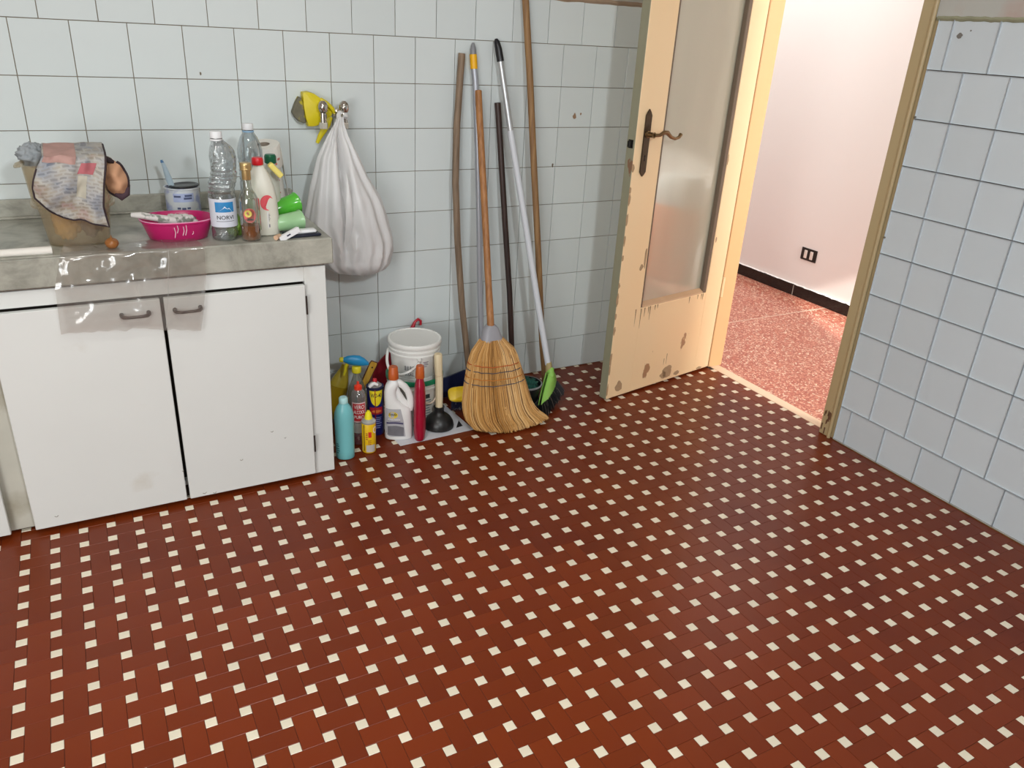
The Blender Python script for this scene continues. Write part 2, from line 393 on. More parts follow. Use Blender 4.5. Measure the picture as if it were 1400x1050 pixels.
# threshold
mb = MB(); mb.cbox(2.585, 2.636, DO0 - .02, DO1 + .02, -.02, .0015, .0012)
struct(mb.build('trim_2', mat('threshold_stone', (232, 205, 176), .45, var=.08, scale=20, bump=.1)))
# door frame
def paint(name, col, under=(122, 104, 74), amount=.62, sc_=9., rough=.42):
    m = bpy.data.materials.new(name); m.use_nodes = True; nt = m.node_tree; N = nt.nodes; L = nt.links; b = N['Principled BSDF']
    tc = N.new('ShaderNodeTexCoord'); mp = N.new('ShaderNodeMapping'); mp.inputs['Scale'].default_value = (1, 1, .45); L.new(tc.outputs['Object'], mp.inputs[0])
    n = N.new('ShaderNodeTexNoise'); n.inputs['Scale'].default_value = sc_; n.inputs['Detail'].default_value = 8; n.inputs['Roughness'].default_value = .6; L.new(mp.outputs[0], n.inputs['Vector'])
    r = N.new('ShaderNodeValToRGB'); r.color_ramp.elements[0].position = amount; r.color_ramp.elements[1].position = amount + .012; L.new(n.outputs['Fac'], r.inputs[0])
    n2 = N.new('ShaderNodeTexNoise'); n2.inputs['Scale'].default_value = 3; n2.inputs['Detail'].default_value = 4; L.new(mp.outputs[0], n2.inputs['Vector'])
    c1 = N.new('ShaderNodeMix'); c1.data_type = 'RGBA'; L.new(n2.outputs['Fac'], c1.inputs[0]); c1.inputs[6].default_value = srgb(col); c1.inputs[7].default_value = srgb([min(255, int(v * k)) for v, k in zip(col, (1.03, .97, .9))])
    mx = N.new('ShaderNodeMix'); mx.data_type = 'RGBA'; L.new(r.outputs[0], mx.inputs[0]); L.new(c1.outputs[2], mx.inputs[6]); mx.inputs[7].default_value = srgb(under)
    L.new(mx.outputs[2], b.inputs['Base Color']); b.inputs['Roughness'].default_value = rough
    bp = N.new('ShaderNodeBump'); bp.inputs['Strength'].default_value = .35; bp.inputs['Distance'].default_value = .001; bp.invert = True
    L.new(r.outputs[0], bp.inputs['Height']); L.new(bp.outputs[0], b.inputs['Normal'])
    return m
cream = paint('cream_gloss_paint', (244, 220, 180), (176, 134, 98), .66, 7)
jambp = paint('grey_beige_frame_paint', (176, 162, 128), (120, 92, 64), .68, 11)
edgep = paint('green_grey_edge_paint', (142, 144, 124), (132, 98, 74), .60, 8)
fr = struct(empty('trim_1', (0, 0, 0)))
mb = MB(); mb.cbox(XR - .010, JX + .012, DO0 - .045, DO0, .0, DH, .003); mb.build('jamb', jambp, fr)
mb = MB(); mb.tube([(XR - .010, DO0 - .050, 0.), (XR - .010, DO0 - .050, DH)], .0075, 10); mb.build('moulding', jambp, fr, smooth=True)
mb = MB(); mb.cbox(XR + .0005, XR + .012, DO0 - .066, DO0 - .04, .0, DH + .03, .002); mb.build('casing', jambp, fr)
mb = MB(); mb.cbox(XR + .014, JX + .012, DO1, DO1 + .045, .0, DH, .003); mb.build('jamb', paint('hall_lit_frame_paint', (226, 186, 138), (150, 112, 84), .70, 8), fr)  # far jamb's colour carries the peach of the warm hall light
mb = MB(); mb.cbox(XR + .012, JX + .012, DO0 - .045, DO1 + .045, DH, DH + .045, .003); mb.build('frame_head', cream, fr)
# crumbled foot of the near jamb
mb = MB()
for k in range(12):
    x = XR - .012; y = DO0 - .045 + random.random() * .04; z = .008 + random.random() * .14; r_ = .002 + .004 * random.random()
    mb.cbox(x - .0006, x + .0030, y - r_ * .5, y + r_ * .5, max(.001, z - r_ * 3.5), z + r_ * 3.5, .0004)
mb.build('bare_wood_chip', mat('bare_wood', (104, 72, 50), .8), fr, kind='stuff')
# nail heads and hooks on the frame
for z in (1.20, .80):
    mb = MB(); mb.lathe([(.0035, 0), (.0035, .004), (.001, .006)], 10, M=Matrix.Translation((XR - .001, DO0 - .068, z)) @ Matrix.Rotation(-PI / 2, 4, 'Y')); mb.build('nail_head', mat('dull_steel', (120, 112, 98), .4, .8), fr)

# door leaf ------------------------------------------------------------
F = Vector((1.903, -.372, 0)); DA = math.atan2(.18257, .98319); DW = .668
door = struct(empty('door_1', F, DA))
z0d, z1d = .010, 2.10; A, B_ = .146, .565; Z1, Z2 = .385, 1.96; TH = .04
for x0, x1, n_ in ((0, A, 'stile'), (B_, DW, 'stile')):
    mb = MB(); mb.cbox(x0, x1, 0, TH, z0d, z1d, .0016); mb.build(n_, cream, door)
for a, b in ((z0d, Z1), (Z2, z1d)):
    mb = MB(); mb.cbox(A - .0015, B_ + .0015, 0.0003, TH - .0003, a, b, .0016); mb.build('rail', cream, door)
mb = MB(); mb.cbox(-.0016, .0006, .0012, TH - .001, z0d, z1d, .0004); mb.build('painted_edge', edgep, door)
bead = mat('shaded_glazing_bead', (112, 96, 80), .55, var=.12, scale=14)  # bead colour darkened to stand for the unlit recess
beadl = mat('lit_glazing_bead', (202, 164, 128), .5, var=.1, scale=14)  # same bead, coloured lighter where its slope catches light
def beadp(pts, m_):
    mb = MB(); n = 4
    mb.add(pts, [(0, 1, 3, 2), (4, 6, 7, 5), (0, 4, 5, 1), (2, 3, 7, 6), (0, 2, 6, 4), (1, 5, 7, 3)]); mb.build('glazing_bead', m_, door)
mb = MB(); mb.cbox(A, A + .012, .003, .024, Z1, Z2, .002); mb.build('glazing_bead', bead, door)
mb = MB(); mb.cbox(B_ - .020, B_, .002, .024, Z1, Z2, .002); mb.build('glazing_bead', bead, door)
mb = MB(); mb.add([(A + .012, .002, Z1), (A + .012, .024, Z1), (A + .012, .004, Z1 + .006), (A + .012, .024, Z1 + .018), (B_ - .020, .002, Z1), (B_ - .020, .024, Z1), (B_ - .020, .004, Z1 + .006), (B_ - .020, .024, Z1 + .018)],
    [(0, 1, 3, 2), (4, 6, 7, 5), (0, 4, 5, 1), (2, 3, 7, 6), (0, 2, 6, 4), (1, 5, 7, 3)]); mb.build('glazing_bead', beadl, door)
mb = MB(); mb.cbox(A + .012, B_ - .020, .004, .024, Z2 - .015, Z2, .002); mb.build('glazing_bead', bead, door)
def frosted():
    m = bpy.data.materials.new('frosted_door_glass'); m.use_nodes = True; nt = m.node_tree; N = nt.nodes; L = nt.links; b = N['Principled BSDF']
    b.inputs['Base Color'].default_value = srgb((208, 198, 180)); b.inputs['Roughness'].default_value = .13; b.inputs['Transmission Weight'].default_value = .35; b.inputs['IOR'].default_value = 1.5
    b.inputs['Specular IOR Level'].default_value = .9; b.inputs['Coat Weight'].default_value = 1; b.inputs['Coat IOR'].default_value = 1.75; b.inputs['Coat Roughness'].default_value = .045
    tc = N.new('ShaderNodeTexCoord'); mp = N.new('ShaderNodeMapping'); mp.inputs['Scale'].default_value = (1, 1, .18); L.new(tc.outputs['Object'], mp.inputs[0])
    n = N.new('ShaderNodeTexNoise'); n.inputs['Scale'].default_value = 26; n.inputs['Detail'].default_value = 6; L.new(mp.outputs[0], n.inputs['Vector'])
    bp = N.new('ShaderNodeBump'); bp.inputs['Strength'].default_value = .25; bp.inputs['Distance'].default_value = .004; L.new(n.outputs['Fac'], bp.inputs['Height']); L.new(bp.outputs[0], b.inputs['Normal'])
    n2 = N.new('ShaderNodeTexNoise'); n2.inputs['Scale'].default_value = 5; n2.inputs['Detail'].default_value = 5; L.new(mp.outputs[0], n2.inputs['Vector'])
    mx = N.new('ShaderNodeMix'); mx.data_type = 'RGBA'; L.new(n2.outputs['Fac'], mx.inputs[0]); mx.inputs[6].default_value = srgb((214, 212, 192)); mx.inputs[7].default_value = srgb((242, 236, 216)); L.new(mx.outputs[2], b.inputs['Base Color'])
    tl = N.new('ShaderNodeBsdfTranslucent'); tl.inputs[0].default_value = srgb((228, 220, 200)); ms = N.new('ShaderNodeMixShader'); ms.inputs[0].default_value = .25
    L.new(b.outputs[0], ms.inputs[1]); L.new(tl.outputs[0], ms.inputs[2]); L.new(ms.outputs[0], N['Material Output'].inputs[0])
    return m
mb = MB(); mb.box(A + .002, B_ - .002, .0245, .0285, Z1 + .002, Z2 - .002); mb.build('glass_pane', frosted(), door)
# ironmongery
bronze = mat('dark_bronze', (74, 62, 48), .38, .75, var=.25, scale=40, bump=.2, bscale=90)
pl = [(.037, .935), (.045, .925), (.053, .918), (.061, .925), (.069, .935), (.069, 1.135), (.063, 1.146), (.053, 1.158), (.043, 1.146), (.037, 1.135)]
mb = MB(); mb.prism(pl, -.0005, -.006); plate = mb.build('handle_plate', bronze, door, bevel=.0015)
mb = MB(); mb.lathe([(.013, 0), (.013, .006), (.009, .008), (.009, .030), (.011, .034)], 16, M=Matrix.Translation((.053, -.005, 1.070)) @ Matrix.Rotation(PI / 2, 4, 'X'))
mb.tube([(.053, -.040, 1.070), (.075, -.046, 1.071), (.094, -.048, 1.080), (.112, -.048, 1.079), (.135, -.048, 1.063), (.160, -.048, 1.056), (.182, -.047, 1.060), (.193, -.045, 1.070)],
        [.0065, .006, .0075, .0085, .0065, .0055, .006, .0075], 12)
mb.build('lever', mat('aged_brass', (128, 106, 76), .28, .85, var=.2, scale=30), plate, smooth=True)
mb = MB(); mb.prism([(.050, .975), (.056, .975), (.0545, .988), (.057, .992), (.053, .998), (.049, .992), (.0515, .988)], -.0058, -.0065); mb.build('keyhole', mat('black_hole', (14, 12, 10), .9), plate)
lt = mat('black_latch_iron', (36, 34, 32), .5, .5)
mb = MB(); mb.cbox(-.003, 0, .008, .032, 1.02, 1.05, .001); mb.cbox(-.014, -.002, .013, .027, 1.024, 1.046, .002); mb.build('latch', lt, door)
# splits in the paint under the pane and dents near the foot
crk = mat('bare_wood_split', (118, 90, 62), .9)
mb = MB()
for x, z, l in ((.118, .385, .075), (.150, .382, .085), (.172, .383, .04), (.205, .384, .06), (.195, .383, .03), (.235, .384, .022), (.25, .384, .018), (.455, .384, .03), (.51, .384, .02), (.535, .384, .025), (.545, .384, .03)):
    mb.prism([(x - .0022, z), (x + .0022, z), (x + .001, z - l * .6), (x - .0003, z - l)], -.0004, .0008)
for x, z, l in ((.358, .14, .05), (.342, .12, .03)):
    mb.prism([(x - .0012, z), (x + .0012, z), (x, z - l)], -.0004, .0008)
mb.build('paint_split', crk, door, kind='stuff')
def blotch(cx, cz, rx, rz, seed, m_, nm='chipped_patch'):
    n = 18; poly = []
    for k in range(n):
        a = 2 * PI * k / n; q = 1 + .45 * nz(math.cos(a) * 1.6 + seed, math.sin(a) * 1.6, seed)
        poly.append((cx + rx * q * math.cos(a), cz + rz * q * math.sin(a)))
    mb = MB(); mb.prism(poly, -.0005, .0006); mb.build(nm, m_, door)
cp = mat('chipped_primer', (176, 146, 112), .7, var=.2, scale=60)
blotch(.068, .055, .020, .022, 1.3, cp); blotch(.375, .052, .034, .026, 4.1, cp); blotch(.35, .04, .02, .016, 6.2, cp); blotch(.44, .03, .018, .010, 8.2, cp); blotch(.60, .018, .02, .006, 2.2, cp)
for k in range(13): blotch(.001 + .003 * random.random(), .04 + k * .075 + .05 * random.random(), .003 + .0035 * random.random(), .010 + .028 * random.random() ** 2, k * 1.7, cp)
blotch(.135, .60, .006, .04, 3.3, cp); blotch(.118, .56, .010, .012, 5.3, cp); blotch(.575, .62, .004, .012, 9.3, cp); blotch(.567, .95, .003, .02, 10.3, cp)
for z in (.35, 1.75):
    mb = MB(); mb.tube([(DW + .006, -.004, z), (DW + .006, -.004, z + .09)], .006, 10); mb.build('hinge', cream, door, smooth=True)

# outlet in the hall
ol = empty('wall_outlet', (HX, .405, .265))
mb = MB(); mb.cbox(-.006, 0, -.058, .058, -.036, .036, .002); mb.build('outlet_frame', mat('outlet_black', (26, 22, 20), .4), ol)
for y in (-.022, .022):
    mb = MB(); mb.cbox(-.010, -.005, y - .011, y + .011, -.024, .024, .002); mb.build('socket_module', mat('outlet_white', (225, 215, 205), .4), ol)
tag(ol, 'black framed electrical outlet with two white modules on hall wall', 'outlet')

# small stains and chips on the tiles
stn = mat('brown_stain', (150, 122, 96), .7, var=.2, scale=60)
def spot(parent, side, a, z, ra, rz, seed, m_=stn):
    n = 14; vs = []
    for k in range(n):
        t = 2 * PI * k / n; q = 1 + .5 * nz(math.cos(t) * 1.5 + seed, math.sin(t) * 1.5, seed)
        vs.append((a + ra * q * math.cos(t), -.0009, z + rz * q * math.sin(t)) if side == 'b' else (XR - .0009, a + ra * q * math.cos(t), z + rz * q * math.sin(t)))
    mb = MB(); mb.add(vs, [tuple(range(n))]); mb.build('stain', m_, parent)
spot(wb, 'b', 1.872, 1.092, .008, .010, 1.2); spot(wb, 'b', 1.787, .905, .004, .008, 3.1, mat('dark_stain', (112, 100, 84), .8)); spot(wb, 'b', 1.90, 1.10, .004, .004, 5)
spot(wb, 'b', .49, 1.215, .003, .005, 7.7, mat('dark_stain', (112, 100, 84), .8)); spot(wr, 'r', -1.073, 1.447, .010, .008, 2.2, mat('grey_chip', (120, 116, 110), .8)); spot(wr, 'r', -1.105, 1.462, .003, .002, 4.2, mat('grey_chip', (120, 116, 110), .8))
# unseen bag, added so that the door's glass mirrors orange and white
hb = empty('hall_reflection_bag', (3.72, -1.12, 0))
def hbag(nm, x0, x1, y0, y1, z0, z1, m_, sd):
    mb = MB(); prof = [(.42, 0), (.5, .02), (.52, .3), (.5, .6), (.46, .85), (.40, 1.0)]
    mb.lathe([(r, z0 + (z1 - z0) * z) for r, z in prof], 28, c=((x0 + x1) / 2, (y0 + y1) / 2, 0), sx=(x1 - x0), sy=(y1 - y0), power=3.2, fn=lambda p, a: Vector((p.x * (1 + .06 * nz(a, p.z * 9, sd)), p.y * (1 + .06 * nz(a * 2, p.z * 7, sd)), p.z))); mb.build(nm, m_, hb, smooth=50)
hbag('bag_body', -.10, .11, -.15, .15, .0, .46, mat('orange_bag', (232, 116, 58), .5), 1.)
hbag('white_bundle', -.08, .11, -.13, .16, .462, .64, mat('white_bundle', (236, 240, 240), .5), 2.)
tag(hb, 'unseen orange bag with white bundle, added in the hall for its reflection in the door glass', 'bag')
hb = empty('hall_reflection_carton', (3.74, -.885, 0)); hbag('carton_body', -.08, .09, -.05, .06, .0, .30, mat('white_bundle', (236, 240, 240), .5), 4.)  # added unseen carton, makes the white part of the reflection
tag(hb, 'unseen narrow white carton, added in the hall for the lower right reflection in the door glass', 'carton')

# ============================================================ KITCHEN UNIT
cabw = mat('white_cabinet_paint', (214, 216, 213), .45, var=.03, scale=5, col2=(190, 184, 170), c2scale=5, c2lo=.66, c2hi=.85)
cabd = mat('dirty_cabinet_paint', (186, 184, 172), .6, var=.12, scale=10, col2=(140, 130, 108), c2scale=6, c2lo=.55, c2hi=.8)
dark = mat('dark_gap', (52, 46, 38), .8)
YF = -.478
cab = empty('kitchen_cabinet', (-.5, YF, 0))
def cl(x): return x + .5
mb = MB()
mb.cbox(cl(.657), cl(.722), -.001, .022, .006, .716, .0015)            # right post
mb.cbox(cl(-1.55), cl(.657), .001, .022, .672, .716, .0015)            # rail
mb.box(cl(.700), cl(.722), .022, .470, .006, .716)                    # side
mb.box(cl(-1.55), cl(.70), .022, .470, .045, .06)
mb.build('cabinet_frame', cabw, cab)
mb = MB(); mb.cbox(cl(-.225), cl(-.140), .012, .040, .012, .672, .002); mb.build('post', cabd, cab)
mb = MB(); mb.box(cl(-1.55), cl(.66), .030, .045, .001, .05); mb.build('plinth', dark, cab)
mb = MB(); mb.box(cl(-1.55), cl(.70), .045, .047, .06, .70); mb.build('backing', dark, cab)
mb = MB(); mb.cbox(cl(-1.55), cl(.722), .012, .47, .7161, .7235, .001); mb.build('shadow_gap_strip', mat('shadow_gap_brown', (152, 122, 104), .8, var=.1), cab)  # strip coloured as the shadow gap under the worktop
iron = mat('dark_handle_metal', (70, 62, 58), .35, .8, var=.15, scale=50)
def cdoor(x0, x1, h, hinge=None, z0=.016):
    mb = MB(); mb.cbox(cl(x0), cl(x1), -.018, 0, z0, .666, .0018)
    d = mb.build('cabinet_door', cabw, cab)
    a, b = h
    mb = MB(); z = .632
    mb.tube([(cl(a), -.018, z), (cl(a), -.030, z - .001), (cl(a) + .004, -.036, z - .003), (cl(a) + .016, -.038, z - .004), (cl(b) - .016, -.038, z - .004), (cl(b) - .004, -.036, z - .003), (cl(b), -.030, z - .001), (cl(b), -.018, z)],
            [.0062, .0058, .0052, .0042, .0042, .0052, .0058, .0062], 8, upv=(0, 0, 1))
    mb.build('handle', iron, d, smooth=True)
cdoor(-.152, .254, (.155, .222)); cdoor(.2635, .654, (.289, .356)); cdoor(-.62, -.212, (-.30, -.24), z0=.018)
for z in (.575, .10):
    mb = MB(); mb.tube([(cl(.6555), -.020, z), (cl(.6555), -.020, z + .058)], .0028, 8); mb.build('hinge_pin', iron, cab)
# scuffs and grime on the doors' feet
mb = MB()
for x, z, l in ((.30, .028, .012), (.33, .022, .01), (.52, .20, .008), (.56, .17, .006), (.42, .12, .009), (.25, .12, .006), (-.10, .05, .01)):
    mb.tube([(cl(x), -.0181, z), (cl(x + l * .5), -.0184, z - .003), (cl(x + l), -.0181, z + .001)], .0009, 4)
mb.build('scuff', mat('scuff_mark', (120, 112, 98), .9), cab, kind='stuff')
tag(cab, 'white painted low kitchen cabinet with small dark bow handles under the marble worktop', 'cabinet')

def marble():
    m = bpy.data.materials.new('grey_marble'); m.use_nodes = True; nt = m.node_tree; N = nt.nodes; L = nt.links; b = N['Principled BSDF']
    tc = N.new('ShaderNodeTexCoord'); n = N.new('ShaderNodeTexNoise'); n.inputs['Scale'].default_value = 9; n.inputs['Detail'].default_value = 9; n.inputs['Roughness'].default_value = .65; n.inputs['Distortion'].default_value = .4
    L.new(tc.outputs['Object'], n.inputs['Vector']); r = N.new('ShaderNodeValToRGB'); e = r.color_ramp.elements
    e[0].position = .30; e[0].color = srgb((112, 112, 102)); e[1].position = .72; e[1].color = srgb((186, 184, 172)); q = e.new(.5); q.color = srgb((158, 157, 146))
    L.new(n.outputs['Fac'], r.inputs[0]); L.new(r.outputs[0], b.inputs['Base Color']); b.inputs['Roughness'].default_value = .38
    return m
marb = marble()
CT = .802
wtp = empty('worktop', (-.5, -.25, CT))
mb = MB(); o = Vector((.5, .25, -CT))
def bx2(x0, x1, y0, y1, z0, z1, c=.003): mb.cbox(x0 + .5, x1 + .5, y0 + .25, y1 + .25, z0 - CT, z1 - CT, c)
bx2(-1.6, .744, -.492, -.0005, .724, CT); mb.build('slab', marb, wtp)
mb = MB(); bx2(-1.6, .744, -.021, -.0008, CT, .856, .003); mb.build('upstand', marb, wtp)
mb = MB(); bx2(-1.6, .335, -.040, -.0215, CT, CT + .007, .003); mb.build('raised_bead', marb, wtp)
mb = MB(); bx2(-1.6, .11, -.492, -.447, CT, CT + .004, .002); mb.build('front_rim', marb, wtp)
tag(wtp, 'thick grey marble worktop with upstand against the tiled back wall', 'worktop')

# ============================================================ ON THE WORKTOP
# --- tub
tubm = clear('milky_tub_plastic', (248, 242, 230), .18, (230, 218, 196), .10, .25)
tub = empty('plastic_tub', (.088, -.335, CT + .0005), -.05)
prof = [(.070, .002), (.074, .004), (.084, .085), (.088, .100), (.099, .104), (.101, .112), (.095, .114), (.096, .120), (.104, .208), (.108, .212), (.104, .214), (.101, .208), (.093, .118), (.090, .114), (.083, .098), (.071, .006), (.0, .0055)]
mb = MB(); mb.lathe(prof, 48, sx=1.0, sy=.92, power=3.4, cap=True); mb.build('tub_body', tubm, tub, smooth=50)
mb = MB(); mb.tube([(-.106, -.03, .206), (-.118, -.02, .203), (-.120, 0, .200), (-.118, .02, .203), (-.106, .03, .206)], .004, 8); mb.build('tub_grip', tubm, tub, smooth=True)
tag(tub, 'translucent plastic tub on the worktop with cloths hanging over its rim', 'tub')
def blob(name, c, r, amp, seed, m_, parent=None, seg=44, rings=26, freq=3.0, flat=None, smooth=180, z_floor=None):
    mb = MB(); prof = [(math.sin(PI * (k + .5) / rings), -math.cos(PI * (k + .5) / rings)) for k in range(rings)]
    def fn(p, a):
        d = Vector((p.x, p.y, p.z)); q = 1 + amp * nz(d.x * freq + seed, d.y * freq, d.z * freq) + amp * .5 * nz(d.x * freq * 2.3, d.y * freq * 2.3 + seed, d.z * freq * 2.3)
        z = d.z * r[2] * q
        if z_floor is not None: z = max(z, z_floor - c[2])
        return Vector((d.x * r[0] * q, d.y * r[1] * q, z))
    mb.lathe(prof, seg, c=c, fn=fn); return mb.build(name, m_, parent, smooth=smooth)
# cloths stuffed inside the tub
o = blob('yellow_cloth', (.062, -.352, CT + .058), (.032, .036, .048), .25, 2.2, mat('mustard_cloth', (196, 160, 84), .9, var=.2, scale=20)); tag(o, 'crumpled mustard cloth inside the translucent tub, left half', 'cloth')
o = blob('brown_cloth', (.120, -.335, CT + .072), (.030, .040, .062), .25, 5.2, mat('mauve_brown_cloth', (132, 108, 100), .9, var=.3, scale=14)); tag(o, 'crumpled mauve brown cloth inside the translucent tub, right half', 'cloth')
o = blob('grey_rag', (.012, -.29, CT + .222), (.036, .042, .030), .30, 9.1, mat('blue_grey_rag', (148, 154, 158), .9, var=.25, scale=25, bump=.3)); tag(o, 'blue grey crumpled rag on the back left rim of the tub', 'rag')
# printed cloth draped over the tub
def printed():
    m = bpy.data.materials.new('printed_cloth'); m.use_nodes = True; nt = m.node_tree; N = nt.nodes; L = nt.links; b = N['Principled BSDF']; b.inputs['Roughness'].default_value = .85
    tc = N.new('ShaderNodeTexCoord'); mp = N.new('ShaderNodeMapping'); mp.inputs['Rotation'].default_value = (PI / 2, 0, 0); L.new(tc.outputs['Object'], mp.inputs[0])
    br = N.new('ShaderNodeTexBrick'); br.inputs['Scale'].default_value = 26; br.inputs['Color1'].default_value = srgb((112, 112, 118)); br.inputs['Color2'].default_value = srgb((168, 160, 148)); br.inputs['Mortar'].default_value = srgb((176, 175, 172)); br.inputs['Mortar Size'].default_value = .06; br.inputs['Bias'].default_value = .1
    nd = N.new('ShaderNodeTexNoise'); nd.inputs['Scale'].default_value = 9; nd.inputs['Detail'].default_value = 3; L.new(tc.outputs['Object'], nd.inputs['Vector']); vm = N.new('ShaderNodeVectorMath'); vm.operation = 'MULTIPLY_ADD'; L.new(nd.outputs['Color'], vm.inputs[0]); vm.inputs[1].default_value = (.05, .05, .05); L.new(mp.outputs[0], vm.inputs[2]); L.new(vm.outputs[0], br.inputs['Vector'])
    n = N.new('ShaderNodeTexNoise'); n.inputs['Scale'].default_value = 16; n.inputs['Detail'].default_value = 2; L.new(tc.outputs['Object'], n.inputs['Vector'])
    r = N.new('ShaderNodeValToRGB'); e = r.color_ramp.elements; e[0].position = .32; e[0].color = srgb((100, 114, 136)); e[1].position = .70; e[1].color = srgb((176, 124, 120))
    for p_, c_ in ((.44, (148, 148, 150)), (.52, (172, 168, 158)), (.60, (156, 140, 116))): q = e.new(p_); q.color = srgb(c_)
    L.new(n.outputs['Fac'], r.inputs[0]); mx = N.new('ShaderNodeMix'); mx.data_type = 'RGBA'; mx.inputs[0].default_value = .5; L.new(br.outputs['Color'], mx.inputs[6]); L.new(r.outputs[0], mx.inputs[7]); L.new(mx.outputs[2], b.inputs['Base Color'])
    return m
hem = mat('dark_brown_hem', (48, 34, 38), .8)
pc = empty('printed_cloth', (.09, -.36, CT))
LT = [(0, .036), (.12, .030), (.30, .020), (.55, .010), (.75, .004), (1, .004)]
RT = [(0, .178), (.15, .174), (.4, .163), (.7, .154), (1, .160)]
BT = [(0, .945), (.10, .925), (.2, .905), (.34, .889), (.5, .882), (.62, .884), (.8, .872), (1, .862)]
def clothp(u, v):
    # v 0..0.3 lies over the top, .3..1 hangs in front
    s = max(0, (v - .28) / .72)
    x = lerp(interp(LT, s), interp(RT, s), u)
    if v < .28:
        t = v / .28; y = lerp(-.250, -.442, t ** .9); z = 1.030 + .026 * math.sin(PI * (.25 + .6 * t)) + .004 * nz(u * 5, t * 4, 1)
    else:
        t = s; zt = 1.043 + .004 * nz(u * 5, 4, 1); z = lerp(zt, interp(BT, u), t ** 1.05); y = -.450 - .012 * math.sin(PI * min(1, t * 1.2)) + .014 * nz(u * 4.5, t * 2.5, 7) + .007 * math.sin(u * 9 + 4 * t) + .005 * nz(u * 11, t * 6, 2)
    return Vector((x - .09, y + .36, z - CT))
mb = MB(); mb.grid(30, 36, clothp); mb.build('cloth_sheet', printed(), pc, smooth=80, solid=.002)
mb = MB(); edge = [clothp(0, v / 20) for v in range(10, 21)] + [clothp(u / 20, 1) for u in range(1, 21)] + [clothp(1, 1 - v / 24) for v in range(1, 22)]
mb.tube(edge, .0026, 6); mb.build('hem', hem, pc, smooth=True)
mb = MB(); mb.grid(20, 12, lambda u, v: clothp(.62 + .24 * u - .04 * v, .36 + .12 * v) + Vector((0, -.0026, 0))); mb.build('print_patch', mat('rose_print', (176, 100, 106), .85, var=.15, scale=60), pc, smooth=80)
mb = MB(); mb.grid(14, 24, lambda u, v: clothp(.60 + .14 * u, .50 + .24 * v) + Vector((0, -.0026, 0))); mb.build('print_patch', mat('cream_print', (180, 175, 160), .85, var=.05, scale=60), pc, smooth=80)
mb = MB(); mb.grid(24, 30, lambda u, v: clothp(.03 + .5 * u, .05 + .32 * v) + Vector((0, -.0022, .0022))); mb.build('print_patch', mat('faded_pink_print', (178, 142, 134), .85, var=.2, scale=40), pc, smooth=80)
tag(pc, 'grey and pink printed tea cloth with dark brown hem draped over the tub', 'cloth')
fl = empty('folded_cloth', (.188, -.40, .98))
def lobe(u, v):
    a = u * PI * 2; r = 1 + .12 * nz(math.cos(a) * 2, math.sin(a) * 2, 4)
    q = math.sqrt(v); x = .030 * r * q * math.cos(a) + .005; z = .048 * r * q * math.sin(a) - .3 * x
    return Vector((x, -.030 * (1 - v) + .012 * nz(x * 40, z * 40, 2), z))
def lobe2(u, v):
    a_, b_ = 2 * u - 1, 2 * v - 1; x_, z_ = a_ * math.sqrt(1 - b_ * b_ / 2), b_ * math.sqrt(1 - a_ * a_ / 2)
    return lobe((math.atan2(z_, x_) / (2 * PI)) % 1, min(1, x_ * x_ + z_ * z_))
mb = MB(); mb.grid(26, 26, lobe2); mb.build('orange_face', mat('faded_orange_cloth', (200, 152, 118), .85, var=.12, scale=18), fl, smooth=180, solid=.002)
mb = MB(); mb.tube([lobe(u / 36, 1) for u in range(20, 44)], .0045, 8); mb.build('hem', hem, fl, smooth=True)
blobp = [( .000, -.006, -.040), (.014, -.004, -.050), (.026, 0, -.042), (.034, .004, -.020)]
mb = MB(); mb.tube(blobp, [.007, .011, .011, .006], 10); mb.build('fold', mat('plum_cloth', (70, 50, 58), .85), fl, smooth=True)
mb = MB(); mb.tube([(-.012, -.004, .052), (-.002, -.008, .045), (.008, -.006, .040)], [.006, .008, .004], 8); mb.build('fold', hem, fl, smooth=True)
tag(fl, 'faded orange cloth with plum underside bulging from the right rim of the tub', 'cloth')

# --- rolled white cloth
mb = MB(); pts = [(-.30 + .02 * k + .0, -.468 + .003 * nz(k * .7), CT + .0125 + .0015 * nz(k, 3)) for k in range(17)]
mb.tube(pts, [.010 + .0015 * nz(k * 1.7, 9) for k in range(17)], 12, flat=1.25)
o = mb.build('rolled_cloth', mat('white_rolled_cloth', (224, 220, 212), .9, bump=.4, bscale=60), smooth=60); tag(o, 'rolled white cloth lying along the front edge of the worktop, left end', 'cloth')

# --- clear plastic sheet over the worktop edge
film = clear('clear_plastic_film', (242, 240, 238), .20, (206, 198, 192), .16, .14, bump=.45, bscale=8, edge=.35)
def sheetp(u, v):
    xl = interp([(0, .05), (.35, .035), (.6, .012), (1, .006)], v); xr = interp([(0, .36), (.33, .384), (.6, .378), (1, .348)], v)
    x = lerp(xl, xr, u)
    if v < .30:
        t = v / .30; y = lerp(-.395 - .02 * math.sin(u * 5), -.496, t); z = CT + .004 + .003 * abs(nz(u * 7, t * 4, 2)) + .003 * math.sin(PI * t) + (.004 if x < .12 else 0)
    elif v < .36:
        t = (v - .30) / .06; a = t * PI / 2; y = -.496 - .008 * math.sin(a); z = CT + .004 - .008 * (1 - math.cos(a))
    else:
        t = (v - .36) / .64; zb = .604 - .034 * interp([(0, 0), (.25, .05), (.45, .25), (.5, .1), (.7, .5), (1, 1)], u) + .004 * nz(u * 12, 5)
        z = lerp(CT - .004, zb, t); y = -.504 - .018 * min(1, t * 1.3) + .007 * nz(u * 6, t * 4, 9) + .003 * nz(u * 17, t * 9, 3)
    return Vector((x, y, z))
